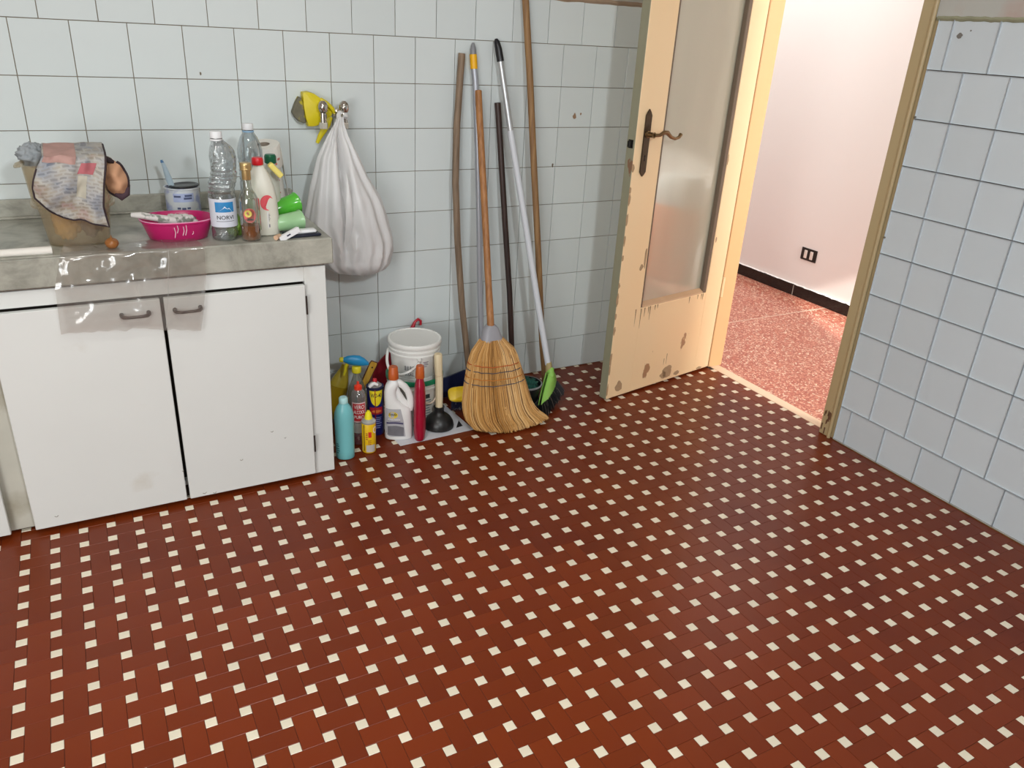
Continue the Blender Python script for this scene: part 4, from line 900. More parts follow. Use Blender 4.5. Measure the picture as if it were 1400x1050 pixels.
mb = MB(); mb.tube([Vector(p) - o2 for p in ext([(1.425, -.150, .06), (1.444, -.113, .225), (1.440, -.090, .436), (1.436, -.067, .722), (1.429, -.046, .99), (1.419, -.030, 1.216), (1.414, -.024, 1.262)], 3)], .0115, 16); mb.build('pole', al, s2, smooth=50)
mb = MB(); mb.tube([Vector(p) - o2 for p in ((1.4145, -.0245, 1.255), (1.4115, -.0205, 1.303))], .0132, 18); mb.build('yellow_collar', mat('amber_yellow_plastic', (236, 176, 12), .4), s2, smooth=50)
mb = MB(); mb.tube([Vector(p) - o2 for p in ((1.4115, -.0205, 1.302), (1.411, -.020, 1.318), (1.4108, -.0195, 1.332), (1.4105, -.019, 1.341))], [.0115, .0110, .0075, .004], 14); mb.build('pole_tip', mat('grey_plastic_tip', (128, 130, 134), .4), s2, smooth=50)
yb = mat('yellow_brush_block', (222, 186, 22), .4, var=.05)
mb = MB(); MM = Matrix.Translation((-.02, -.055, .088)) @ Matrix.Rotation(-.22, 4, 'Z') @ Matrix.Rotation(.80, 4, 'X')
mb.lathe([(0, -.008), (.9, -.008), (1, -.004), (1, .004), (.92, .008), (0, .008)], 40, c=(.025, 0, 0), sx=.093, sy=.031, power=4.5, M=MM); mb.build('brush_block', yb, s2, smooth=40)
mb = MB(); mb.tube([(-.005, -.03, .098), (.055, .02, .09), (.095, .045, .075)], .012, 10); mb.build('socket', mat('dark_blue_plastic', (28, 36, 84), .45), s2, smooth=True)
mb = MB(); random.seed(3)
for k in range(900):
    x = random.uniform(-.050, .112); y = random.uniform(-.019, .019); p = MM @ Vector((x, y, -.007)); q = MM @ Vector((x + random.uniform(-.006, .006), y * 1.3 - .004, -.045)); q.z = max(q.z - .025, .001)
    mb.tube([p, (p + q) / 2 + Vector((0, -.003, 0)), q], .0011, 3, cap=False)
mb.build('bristles', mat('navy_grey_bristles', (44, 46, 78), .6, rand=0, col2=(150, 150, 150), c2scale=80, c2lo=.58, c2hi=.62), s2, kind='stuff')
tag(s2, 'grey metal pole with yellow collar and a yellow bristled brush block at the floor', 'brush')
bp2 = empty('blue_dustpan', (1.31, -.075, 0))
mb = MB(); mb.prism([(-.085, .0), (.10, .0), (.085, .10), (-.06, .070)], -.012, -.026, M=Matrix.Rotation(-.25, 4, 'X')); mb.prism([(-.085, .0), (-.078, .0), (-.055, .068), (-.060, .068)], -.045, -.012, M=Matrix.Rotation(-.25, 4, 'X')); mb.build('dustpan_body', mat('navy_plastic', (24, 32, 70), .4), bp2, bevel=.002)
tag(bp2, 'navy blue dustpan standing on edge at the wall behind the yellow brush', 'dustpan')

# dark stick
s3 = empty('dark_stick', (1.59, -.122, 0)); o3 = Vector((1.59, -.122, 0))
mb = MB(); mb.tube([Vector(p) - o3 for p in ext([(1.600, -.122, .001), (1.588, -.103, .208), (1.577, -.083, .419), (1.553, -.056, .712), (1.532, -.031, .986), (1.519, -.017, 1.141)], 4)], .0115, 12); mb.build('stick_shaft', woodm('dark_stained_wood', (66, 46, 40), (38, 26, 24), .45), s3, smooth=50)
tag(s3, 'dark brown stained stick leaning on the tiles between the straw broom and the white pole', 'stick')
# tall stick
s4 = empty('tall_stick', (1.728, -.170, 0)); o4 = Vector((1.728, -.170, 0))
mb = MB(); mb.tube([Vector(p) - o4 for p in ext([(1.728, -.170, .001), (1.721, -.162, .089), (1.708, -.151, .203), (1.682, -.115, .571), (1.655, -.082, .91), (1.630, -.049, 1.248), (1.608, -.027, 1.488), (1.597, -.016, 1.60)], 4)], .0125, 14); mb.build('stick_shaft', woodm('tan_brown_wood', (158, 122, 78), (122, 88, 56)), s4, smooth=50)
tag(s4, 'tallest tan brown wooden stick, reaching above the tiles', 'stick')

# straw broom --------------------------------------------------------
sb = empty('straw_broom', (1.40, -.405, 0)); ob_ = Vector((1.40, -.405, 0))
hw = woodm('honey_wood', (176, 122, 72), (140, 92, 50), .5)
mb = MB(); mb.tube([Vector(p) - ob_ for p in ext([(1.383, -.306, .355), (1.385, -.299, .378), (1.392, -.258, .50), (1.408, -.158, .82), (1.420, -.075, 1.08), (1.426, -.042, 1.183)], 4)], [.0125] * 4 + [.0135] * 4 + [.0125] * 13, 14); mb.build('handle', hw, sb, smooth=50)
BW = [(.0, 1.300, 1.500), (.02, 1.272, 1.530), (.05, 1.253, 1.520), (.08, 1.248, 1.514), (.12, 1.250, 1.510), (.18, 1.262, 1.500), (.235, 1.278, 1.486), (.27, 1.290, 1.477), (.30, 1.308, 1.463), (.320, 1.328, 1.442), (.332, 1.343, 1.426)]
def by(z): return -.418 + .3193 * z
mb = MB(); prof = []
fe = [(.318, .0445, .026), (.325, .046, .026), (.345, .038, .023), (.366, .030, .019), (.374, .024, .017), (.380, .016, .015)]
vs = []; n = 24
for z, hx, hy in fe:
    cx = lerp(1.384, 1.386, (z - .32) / .06)
    for k in range(n):
        a = 2 * PI * k / n; ca, sa = math.cos(a), math.sin(a); ca = math.copysign(abs(ca) ** .55, ca)
        vs.append((cx + hx * ca - 1.40, by(z) + hy * sa + .405, z))
mb.add(vs, [(i * n + k, i * n + (k + 1) % n, (i + 1) * n + (k + 1) % n, (i + 1) * n + k) for i in range(len(fe) - 1) for k in range(n)] + [tuple(range(n))[::-1], tuple((len(fe) - 1) * n + k for k in range(n))])
mb.build('ferrule', mat('grey_sheet_metal', (150, 150, 156), .5, .1, var=.05), sb, smooth=40)
def bp_(s, d, z):     # s,d in -1..1 ; point in the straw at height z
    xl, xr = interp(BW, z); hy = interp([(0, .045), (.1, .050), (.2, .044), (.30, .032), (.332, .024)], z)
    x = lerp(xl, xr, (s + 1) / 2); y = by(z) + d * hy * math.sqrt(max(0, 1 - .75 * s * s))
    return Vector((x, y, z))
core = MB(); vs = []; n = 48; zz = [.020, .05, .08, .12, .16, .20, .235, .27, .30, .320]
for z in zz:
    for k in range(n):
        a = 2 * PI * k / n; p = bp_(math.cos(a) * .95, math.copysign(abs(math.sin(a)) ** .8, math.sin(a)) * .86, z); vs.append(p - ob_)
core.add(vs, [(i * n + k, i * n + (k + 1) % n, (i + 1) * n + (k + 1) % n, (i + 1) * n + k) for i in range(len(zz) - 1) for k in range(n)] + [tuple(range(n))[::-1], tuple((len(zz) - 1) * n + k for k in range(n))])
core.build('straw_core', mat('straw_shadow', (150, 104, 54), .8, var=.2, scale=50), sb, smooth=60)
random.seed(11)
sm = [MB(), MB(), MB(), MB()]
def strand(s, d, front=True):
    zb = .004 + .012 * random.random() + .014 * s * s
    pts = []
    K = 13
    for k in range(K + 1):
        t = (k / K) ** .8; z = lerp(.330, zb, t); ss = s * (1 + .02 * math.sin(5 * t + s * 9))
        p = bp_(ss, d, z) + Vector((.0018 * nz(s * 60, z * 20), 0.0016 * nz(d * 40, z * 20), 0))
        low = max(0, (.14 - z) / .14)
        push = max(0, s * .6 + .4)
        p.x += low ** 3.0 * (.004 + .080 * max(0, s - .05) ** 1.2)
        p.y -= low ** 2 * .010 * (s + 1)
        if s > .55: p.z -= .0 * low
        pts.append(p - ob_)
    r = .00125 + random.random() * .0007
    sm[random.choice((0, 0, 1, 1, 2, 3))].tube(pts, [r] * (len(pts) - 1) + [r * .6], 3, cap=False)
for k in range(1500):
    s = random.uniform(-1, 1); a_ = random.random(); d = (-1 if random.random() < .72 else 1) * random.uniform(.82, 1.04); strand(s, d)
for k in range(260): strand(random.choice((-1, 1)) * random.uniform(.93, 1.02), random.uniform(-.9, .9))
for k in range(500): strand(random.uniform(-1, 1), random.uniform(-.8, .8))
for i, c in enumerate(((204, 158, 94), (180, 132, 70), (222, 184, 124), (124, 86, 46))):
    sm[i].build('straw', mat('straw_%d' % i, c, .6), sb, kind='stuff', fix=False)
for z, c, nm in ((.247, (190, 92, 40), 'rust_thread'), (.227, (76, 76, 84), 'grey_thread'), (.203, (194, 120, 46), 'rust_thread2'), (.183, (80, 84, 92), 'grey_thread2')):
    mb = MB(); pts = []
    for k in range(49):
        a = 2 * PI * k / 48; s = math.cos(a); z_ = z - .008 * s; s2 = math.copysign(abs(s) ** .6, s); p = bp_(s2 * 1.05, math.copysign(abs(math.sin(a)) ** .6, math.sin(a)) * 1.42, z_); pts.append(p - ob_ + Vector((0, .0006 * math.sin(k * 2.5), .0012 * math.sin(k * 2.1))))
    mb.tube(pts, .0016, 6); mb.build('stitching', mat(nm, c, .7), sb, smooth=True)
tag(sb, 'straw broom with honey wooden handle and grey metal collar, fanned straw bent to the right', 'broom')

# bucket with green scrubber behind the green broom
kb = empty('black_bucket', (1.572, -.262, 0), 0); kb.scale = (1.1, 1.1, 1.1)
mb = MB(); mb.lathe([(.046, .001), (.048, .003), (.060, .078), (.063, .080), (.063, .085), (.059, .085), (.058, .080), (.046, .006), (.0, .005)], 40); mb.build('bucket_body', mat('black_plastic', (26, 27, 30), .35), kb, smooth=40)
mb = MB(); mb.lathe([(.0595, .083), (.0640, .083), (.0645, .087), (.0595, .088)], 40, cap=False); mb.build('bucket_rim', mat('grey_worn_rim', (132, 134, 136), .5, var=.2, scale=40), kb, smooth=40)
tag(kb, 'small black bucket with grey rim between the straw broom and the green broom', 'bucket')
o = blob('green_scrubber', (1.572, -.262, .082), (.052, .052, .030), .4, 12.2, mat('dark_green_scrub_fibre', (14, 74, 62), .8, var=.6, scale=120, bump=1., bscale=160), freq=6); tag(o, 'dark green scrubbing pad sitting in the small black bucket', 'scrubber')

# green fan broom on white pole
gbm = empty('green_broom', (1.66, -.32, 0)); og = Vector((1.66, -.32, 0))
mb = MB(); mb.tube([Vector(p) - og for p in ((1.687, -.243, .150), (1.650, -.197, .385), (1.600, -.127, .735), (1.549, -.072, 1.048))], .0125, 16); mb.build('lower_pole', mat('white_painted_tube', (206, 210, 216), .35), gbm, smooth=50)
mb = MB(); mb.tube([Vector(p) - og for p in ((1.551, -.074, 1.040), (1.514, -.030, 1.293))], .0110, 16); mb.build('upper_pole', mat('brushed_alu_tube', (186, 188, 190), .3, .5), gbm, smooth=50)
mb = MB(); mb.tube([Vector(p) - og for p in ((1.516, -.032, 1.283), (1.509, -.025, 1.325), (1.504, -.019, 1.348), (1.502, -.017, 1.357))], [.0135, .0130, .0105, .005], 16); mb.build('end_cap', mat('black_end_cap', (20, 20, 26), .35), gbm, smooth=50)
mb = MB(); mb.tube([Vector(p) - og for p in ((1.6920, -.249, .112), (1.6885, -.245, .150), (1.687, -.243, .160))], [.0145, .0135, .0125], 14); mb.build('collar', mat('tan_collar', (168, 150, 104), .5), gbm, smooth=50)
gg = mat('light_green_plastic', (136, 190, 84), .35, var=.06, scale=10, col2=(206, 196, 160), c2scale=14, c2lo=.60, c2hi=.64)
# hood: a fan shell that widens downward; axis runs along u
ax_d = Vector((-.34, -.50, -.74)).normalized(); ax_w = Vector((.86, .50, .02)); ax_w = ax_w.normalized(); ax_n = ax_d.cross(ax_w).normalized()
if ax_n.y > 0: ax_n = -ax_n
H0 = Vector((1.694, -.254, .124))
def hood(u, v, off=0.):
    wid = interp([(0, .016), (.15, .024), (.45, .042), (.75, .054), (1, .058)], v); s = (u - .5) * 2
    th = interp([(0, .016), (.3, .022), (1, .020)], v) + off
    ln = .108 - .010 * abs(s) ** 2 - .034 * s
    return H0 + ax_d * (ln * v) + ax_w * (wid * s) + ax_n * (th * math.sqrt(max(0, 1 - .85 * s * s)) - .006) - og
def hoodb(u, v): 
    p = hood(u, v); s = (u - .5) * 2; return p - ax_n * (2 * interp([(0, .014), (.3, .018), (1, .017)], v) * math.sqrt(max(0.0, 1 - .9 * s * s)))
mb = MB(); mb.grid(20, 14, hood); mb.grid(20, 14, hoodb); mb.build('hood', gg, gbm, smooth=60, solid=.003)
mb = MB(); mb.tube([H0 - og - ax_d * .012, H0 - og + ax_d * .004, H0 - og + ax_d * .03 + ax_n * .01], [.0145, .016, .010], 14); mb.build('hood_neck', gg, gbm, smooth=True)
bl = MB(); bg = MB(); random.seed(21)
for k in range(2000):
    s = random.uniform(-1, 1); d = random.uniform(-1, 1)
    st = H0 + ax_d * (.090 - .030 * s) + ax_w * (.054 * s) + ax_n * (.017 * d - .008)
    e_ = st + ax_d * random.uniform(.050, .066) + ax_w * (.030 * s + random.uniform(-.005, .005)) + ax_n * (.034 * d) + Vector((random.uniform(-.004, .004), random.uniform(-.004, .004), 0))
    e_.z = max(e_.z, .0015 + .004 * random.random())
    mid = (st + e_) / 2 + ax_n * .004 * d
    (bg if random.random() < .05 else bl).tube([st - og, mid - og, e_ - og], .0009, 3, cap=False)
bl.build('bristles', mat('black_bristles', (20, 20, 24), .55), gbm, kind='stuff', fix=False); bg.build('dusty_bristles', mat('dusty_bristles', (110, 98, 90), .8), gbm, kind='stuff', fix=False)
tag(gbm, 'light green fan broom with black bristles on a white pole with black tip', 'broom')

# ============================================================ CLEANING THINGS ON THE FLOOR
# leaflet
lf = empty('leaflet', (1.12, -.28, .0006))
q = [(.985, -.405), (1.285, -.390), (1.262, -.085), (.965, -.10)]
mb = MB(); mb.grid(14, 14, lambda u, v: Vector((lerp(lerp(q[0][0], q[1][0], u), lerp(q[3][0], q[2][0], u), v) - 1.12, lerp(lerp(q[0][1], q[1][1], u), lerp(q[3][1], q[2][1], u), v) + .28, .0012 + .0006 * nz(u * 4, v * 4)))); mb.build('sheet', mat('pale_grey_card', (206, 208, 214), .5, var=.04), lf, solid=.0012)
mb = MB(); mb.add([(.108, -.075, .0026), (.138, -.070, .0026), (.142, -.022, .0026)], [(0, 1, 2)]); mb.build('print_triangle', mat('black_print', (24, 24, 26), .5), lf)
tag(lf, 'pale grey card sheet with a black triangle lying under the buckets and plunger', 'sheet')

# lower bucket with green rim
bwh = mat('white_bucket_plastic', (214, 212, 204), .4, var=.03)
lb = empty('green_rimmed_bucket', (1.118, -.205, .0026), face_cam(1.118, -.205))
def LB(z): return interp([(0, .084), (.19, .101)], z)
mb = MB(); mb.lathe([(.080, .0), (.084, .002), (LB(.10), .10), (LB(.150), .150), (.103, .152), (.104, .158), (.100, .160), (.101, .168), (.104, .170), (.104, .176), (.098, .178), (.096, .170), (.080, .006), (.0, .005)], 48); mb.build('bucket_body', bwh, lb, smooth=40)
grn = mat('green_bucket_rim', (16, 122, 82), .35)
mb = MB(); mb.lathe([(.1045, .172), (.1075, .174), (.1085, .180), (.1080, .190), (.1040, .192), (.0985, .190), (.0980, .176)], 56, cap=False); mb.build('rim_ring', grn, lb, smooth=40)
inkg = mat('grey_green_ink', (112, 130, 132), .6)
mb = MB()
for k in range(9):
    z = .028 + k * .011; q = patch(LB(z), .50 + .02 * (k % 2), .030 + .006 * ((k * 3) % 4), z, z + .004, off=.0006, nu=6); mb.add(q.v, q.f)
mb.build('print_line', inkg, lb, kind='stuff')
mb = patch(LB(.125), .52, .022, .118, .134, off=.0008, nu=6); mb.build('print_emblem', mat('dark_emblem', (40, 52, 54), .6), lb)
mb = MB(); pts = []
for k in range(25):
    t = k / 24; a = .12 + .95 * t; pts.append(((.106 + .004 * math.sin(PI * t)) * math.cos(a), (.106 + .004 * math.sin(PI * t)) * math.sin(a), .152 - .05 * math.sin(PI * t) ** .8 + .02 * (t - .5)))
mb.tube(pts, .0035, 8, flat=1.3); mb.build('bail', mat('cream_bail', (206, 190, 170), .5), lb, smooth=True)
tag(lb, 'white bucket with green rim standing on the card, lower of the two stacked buckets', 'bucket')
# upper bucket
ub = empty('lidded_bucket', (1.118, -.205, .142), face_cam(1.118, -.205))
ubm = mat('white_glossy_bucket', (224, 224, 220), .35, var=.02)
def UB(z): return interp([(0, .079), (.175, .093)], z)
mb = MB(); mb.lathe([(.0, .0), (.076, .0), (.079, .003), (UB(.055), .055), (UB(.056) - .0012, .056), (UB(.058), .058), (UB(.140), .140), (.0960, .142), (.0962, .147), (.0935, .149), (.0940, .156), (.0975, .158), (.0977, .163), (.0945, .165), (.0945, .176)], 56); mb.build('bucket_body', ubm, ub, smooth=35)
mb = MB(); mb.lathe([(.0955, .172), (.0990, .174), (.1005, .178), (.1005, .188), (.0985, .191), (.0945, .1915), (.0925, .188), (.088, .187), (.0, .1885)], 56); mb.build('lid', ubm, ub, smooth=35)
mb = MB()
for k in range(44):
    a = 2 * PI * k / 44; M_ = Matrix.Rotation(a, 4, 'Z') @ Matrix.Translation((.0935, 0, .1905)); mb.cbox(-.0035, .0035, -.0022, .0022, -.001, .0018, .0006, M=M_)
mb.build('lid_ridge', ubm, ub, kind='stuff')
bi = mat('black_barcode_ink', (40, 38, 46), .6)
mb = MB(); a0 = -.24
for k in range(15):
    w_ = (.0006, .0012, .0018, .0009)[k % 4]; q = patch(UB(.10), a0 + (-.017 + k * .0024) / .087, w_, .090, .116, off=.0006, nu=2); mb.add(q.v, q.f)
mb.build('barcode', bi, ub, kind='stuff')
text('bucket_lettering', 'RSAL', .010, bi, ub, wrap(UB(.08), a0 + .04, .069, off=.0008), width=.034)
mb = patch(UB(.084), a0, .034, .0815, .083, off=.0008); mb.build('print_line', bi, ub)
mb = MB(); pu = mat('purple_grey_ink', (106, 92, 122), .6)
for k, (da, z, w_) in enumerate(((.72, .122, .022), (.72, .117, .016), (.71, .111, .024), (.66, .104, .020))): q = patch(UB(z), a0 + da, w_, z, z + .0022, off=.0006, nu=6); mb.add(q.v, q.f)
mb.build('print_line', pu, ub, kind='stuff')
mb = MB(); pts = []
for k in range(33):
    t = k / 32; a = -1.62 + 1.80 * t; rr = .0985 + .012 * math.sin(PI * t); pts.append((rr * math.cos(a), rr * math.sin(a), lerp(.140, .134, t) - .058 * math.sin(PI * min(1, t * .98)) ** .85))
mb.tube(pts, .0042, 10, flat=1.3, upv=(0, 0, 1)); mb.build('bail', ubm, ub, smooth=True)
for a in (-1.62, .18):
    mb = MB(); mb.lathe([(.0075, 0), (.0075, .005), (.005, .008), (0, .008)], 14, M=Matrix.Rotation(a, 4, 'Z') @ Matrix.Translation((.094, 0, .138)) @ Matrix.Rotation(PI / 2, 4, 'Y'))
    mb.build('bail_pivot', ubm, ub, smooth=40)
tag(ub, 'white lidded bucket with barcode print, upper of the two stacked buckets', 'bucket')

# red dustpan behind the buckets
rd = empty('red_dustpan', (1.05, -.045, 0))
rdm = mat('dark_red_plastic', (132, 22, 36), .4, var=.05)
def P3(x, z, y=-.0): return (x - 1.05, z)
MR = Matrix.Rotation(-.05, 4, 'X')
mb = MB(); mb.prism([(-.06, .002), (.13, .002), (.11, .16), (.075, .215), (.02, .20), (-.045, .14)], .020, .012, M=MR); mb.prism([(-.06, .002), (-.052, .002), (-.040, .135), (-.047, .14)], -.02, .02, M=MR); mb.build('dustpan_body', rdm, rd, bevel=.002)
mb = MB(); mb.tube([(.055, .012, .19), (.090, .014, .25), (.130, .018, .300), (.142, .020, .322), (.155, .022, .330), (.166, .022, .321), (.165, .021, .305)], [.012, .010, .008, .0055, .0055, .0055, .005], 10); mb.build('dustpan_handle', mat('bright_red_plastic', (178, 24, 44), .35), rd, smooth=True)
tag(rd, 'dark red dustpan standing behind the stacked buckets, hooked handle showing above', 'dustpan')

# teal bottle
def facing(nm, x, y, da=0.): return empty(nm, (x, y, .0005), face_cam(x, y) + da)
tb = facing('teal_bottle', .783, -.402)
tm = mat('teal_plastic', (122, 196, 200), .3, trans=.12)
def TR(z): return interp([(0, .028), (.004, .031), (.10, .032), (.15, .033), (.175, .031), (.195, .024), (.205, .017), (.212, .0145)], z)
mb = MB(); mb.lathe([(0, .0)] + [(TR(z), z) for z in (.001, .004, .03, .07, .10, .13, .14, .15, .165, .175, .185, .195, .205, .212)], 36, sx=.8, sy=1.02); mb.build('bottle_body', tm, tb, smooth=60)
mb = MB(); mb.lathe([(.0150, .211), (.0155, .213), (.0150, .228), (.012, .232), (.0, .233)], 22); mb.build('cap', mat('pale_aqua_cap', (176, 220, 220), .35), tb, smooth=40)
mb = MB(); wi = mat('dark_teal_print', (52, 110, 118), .6)
for k, (da, z, w_) in enumerate(((-.9, .060, .010), (-.85, .052, .012), (-.9, .042, .014), (-.8, .034, .012), (-.9, .026, .010))): q = patch(TR(z), da, w_, z, z + .004, sx=.8, sy=1.02, off=.0006, nu=5); mb.add(q.v, q.f)
mb.build('print_mark', wi, tb, kind='stuff')
tag(tb, 'teal plastic bottle with pale cap standing against the cabinet side', 'bottle')

# spray bottle, yellow liquid, leaning
yv = empty('yellow_spray_bottle', (.808, -.125, .0130)); yv.rotation_euler = (.02, .36, .10)
ym = mat('amber_liquid_plastic', (190, 158, 26), .25, trans=.35)
mb = MB(); mb.lathe([(0, 0), (.030, .0), (.034, .004), (.036, .05), (.036, .10), (.033, .13)], 32, sx=1.15, sy=.75, M=Matrix.Translation((-.01, 0, .008))); mb.build('bottle_body', ym, yv, smooth=60)
mb = MB(); mb.lathe([(.033, .1302), (.030, .150), (.019, .185), (.0135, .20), (.0135, .215), (0, .216)], 32, sx=1.1, sy=.8, M=Matrix.Translation((-.01, 0, .008))); mb.build('bottle_shoulder', mat('pale_yellow_plastic', (206, 182, 60), .3, trans=.3), yv, smooth=60)
tag(yv, 'tilted bottle of amber yellow liquid behind the trigger sprayer', 'bottle')

# trigger sprayer
ts = facing('trigger_sprayer', .893, -.205, 0)
cm = clear('sprayer_bottle_plastic', (226, 228, 220), .30, (204, 208, 202), .2, .08)
mb = MB(); mb.lathe([(0, .001), (.033, .0015), (.036, .005), (.036, .12), (.033, .15), (.024, .18), (.016, .205), (.0125, .215), (.0125, .232)], 36, sx=.8, sy=1.0, cap=False); mb.build('bottle_body', cm, ts, smooth=60)
mb = MB(); mb.lathe([(0, .003), (.032, .003), (.0345, .006), (.0345, .065), (0, .066)], 30, sx=.8, sy=1.0); mb.build('liquid', mat('blue_grey_liquid', (58, 84, 104), .2, trans=.3), ts, smooth=50)
tyl = mat('bright_yellow_plastic', (226, 212, 40), .4)
mb = MB(); mb.lathe([(.0165, .226), (.0170, .228), (.0170, .246), (.0145, .250), (.0, .250)], 22); mb.build('collar', tyl, ts, smooth=40)
Mh = Matrix.Rotation(-1.2, 4, 'Z')   # head axis: nozzle toward the left in the photo
tbl = mat('sprayer_blue', (34, 140, 192), .35)
mb = MB(); yd = Vector((0, 1, 0))
def hd(t, w_, z): return (w_, t, z)
vs = []; sec = [(-.046, .010, .268, .283), (-.030, .0125, .258, .290), (-.008, .0145, .252, .292), (.012, .014, .250, .290), (.028, .010, .250, .280), (.044, .005, .252, .264)]
for t, hw_, za, zb in sec:
    for k in range(14):
        a = 2 * PI * k / 14; vs.append((hw_ * math.cos(a), t, (za + zb) / 2 + (zb - za) / 2 * math.sin(a)))
mb.add(vs, [(i * 14 + k, i * 14 + (k + 1) % 14, (i + 1) * 14 + (k + 1) % 14, (i + 1) * 14 + k) for i in range(len(sec) - 1) for k in range(14)] + [tuple(range(14))[::-1], tuple((len(sec) - 1) * 14 + k for k in range(14))]); mb.build('sprayer_head', tbl, ts, smooth=60)
mb = MB(); mb.lathe([(.0095, 0), (.0095, .012), (.006, .015), (0, .015)], 14, M=Matrix.Translation((0, -.045, .2755)) @ Matrix.Rotation(PI / 2, 4, 'X')); mb.build('nozzle', tyl, ts, smooth=40)
mb = MB(); mb.tube([(0, -.030, .262), (0, -.038, .250), (0, -.040, .232), (0, -.046, .214)], [.006, .006, .005, .004], 10); mb.build('trigger', tyl, ts, smooth=True)
mb = MB(); mb.tube([(0, 0, .226), (.002, .002, .10), (.004, .004, .012)], .0022, 6); mb.build('dip_tube', mat('dip_tube', (220, 220, 210), .4), ts, smooth=True)
tag(ts, 'clear spray bottle with blue trigger head and yellow nozzle', 'spray bottle')

# red-capped alcohol bottle
ab = facing('alcohol_bottle', .862, -.316, .04)
am = clear('alcohol_bottle_plastic', (228, 226, 226), .28, (206, 202, 202), .22, .06)
def AR(z): return interp([(0, .026), (.003, .0285), (.185, .0285), (.200, .024), (.210, .015), (.214, .0125)], z)
mb = MB(); mb.lathe([(0, .001)] + [(AR(z), z) for z in (.001, .003, .05, .10, .15, .170, .185, .193, .200, .206, .212)], 36, cap=False); mb.build('bottle_body', am, ab, smooth=60)
mb = MB(); mb.lathe([(0, .002), (.0262, .002), (.0272, .004), (.0272, .040), (0, .0405)], 30); mb.build('pink_liquid', mat('magenta_liquid', (176, 22, 62), .2, trans=.3), ab, smooth=50)
rc = mat('orange_red_cap', (226, 60, 34), .35)
mb = MB(); mb.lathe([(.0135, .208), (.0140, .210), (.0135, .224), (.0085, .226), (.0045, .230), (.0040, .240), (0, .241)], 22); mb.build('cap', rc, ab, smooth=30)
mb = patch(AR(.13), 0, .046, .098, .165, off=.0005, nu=16); mb.build('label', mat('red_label', (190, 40, 48), .5), ab, smooth=True)
mb = patch(AR(.13), 0, .052, .092, .170, off=.0003, nu=16); mb.build('label_border', mat('pale_pink_border', (222, 190, 190), .5), ab, smooth=True)
wk = mat('white_lettering', (240, 232, 230), .5)
text('label_lettering', 'VERO', .0150, wk, ab, wrap(AR(.14), .02, .1455, off=.0012), width=.036)
text('label_lettering', 'ALCOOL', .0140, wk, ab, wrap(AR(.13), .02, .1265, off=.0012), width=.040)
text('label_lettering', 'PURO', .0120, wk, ab, wrap(AR(.12), .0, .1080, off=.0012), width=.034)
mb = patch(AR(.08), 0, .044, .050, .090, off=.0004, nu=12); mb.build('lower_label', mat('grey_label', (170, 166, 160), .5, var=.3, scale=80), ab, smooth=True)
tag(ab, 'clear bottle with orange red cap, red lettered label and pink liquid at the bottom', 'bottle')

# blue and yellow aerosol can
wd = facing('blue_aerosol_can', .940, -.268, .12)
nb = mat('navy_can_paint', (26, 32, 104), .3, var=.05)
mb = MB(); mb.lathe([(.0295, .001), (.0305, .003), (.0305, .185), (.031, .187), (.031, .190), (.029, .191), (.028, .189), (.0, .189)], 40); mb.build('can_body', nb, wd, smooth=40)
mb = MB(); mb.lathe([(.0315, .183), (.0322, .185), (.0322, .192), (.030, .193), (.029, .186)], 40, cap=False); mb.build('can_rim', mat('dark_navy_rim', (24, 30, 62), .35), wd, smooth=40)
mb = patch(.0305, .0, .050, .122, .182, off=.0005, nu=16, nv=10, shape=lambda v: math.sqrt(max(.02, 1 - (1 - v) ** 2.2))); mb.build('yellow_shield', mat('shield_yellow', (226, 206, 34), .4), wd, smooth=True)
text('shield_lettering', 'WD-40', .0165, mat('navy_lettering', (18, 18, 50), .4), wd, wrap(.0305, .0, .156, off=.0012), width=.040)
mb = patch(.0305, .0, .050, .088, .116, off=.0005, nu=16, nv=4); mb.build('red_band', mat('band_red', (170, 34, 44), .4), wd, smooth=True)
mb = patch(.0305, .05, .036, .094, .106, off=.0009, nu=12, nv=6, shape=lambda v: math.sqrt(max(.02, 1 - (2 * v - 1) ** 2))); mb.build('orange_band', mat('band_orange', (220, 120, 56), .4), wd, smooth=True)
mb = MB()
for k, z in enumerate((.074, .066, .058, .050, .040, .032)): q = patch(.0305, .05, .036 - .006 * (k % 3), z, z + (.003 if k else .002), off=.0006, nu=8); mb.add(q.v, q.f)
mb.build('print_line', mat('pale_blue_ink', (150, 158, 206), .5), wd, kind='stuff')
mb = MB(); mb.lathe([(.024, .1895), (.025, .194), (.014, .203), (.0, .204)], 28); mb.build('dome', mat('tin_dome', (190, 186, 184), .3, .7), wd, smooth=40)
mb = MB(); mb.lathe([(.0075, .2), (.008, .214), (.0065, .218), (0, .219)], 16); mb.build('button', mat('red_button', (196, 30, 44), .4), wd, smooth=40)
mb = MB(); mb.tube([(.0322, -.004, .028), (.0322, -.004, .110), (.0322, -.004, .188)], .0015, 6); mb.build('red_straw', mat('red_straw', (150, 24, 30), .4), wd)
tag(wd, 'navy blue aerosol can with yellow shield label and red straw', 'aerosol can')
cl_ = empty('white_clip', (.927, -.282, .2075)); mb = MB(); mb.tube([(-.012, 0, -.012), (-.004, -.004, -.002), (.004, -.006, .002), (.016, -.010, -.004)], [.006, .0075, .007, .005], 10); mb.build('clip_body', mat('white_clip', (222, 220, 218), .4), cl_, smooth=True); tag(cl_, 'small white clip resting on top of the navy aerosol can', 'clip')

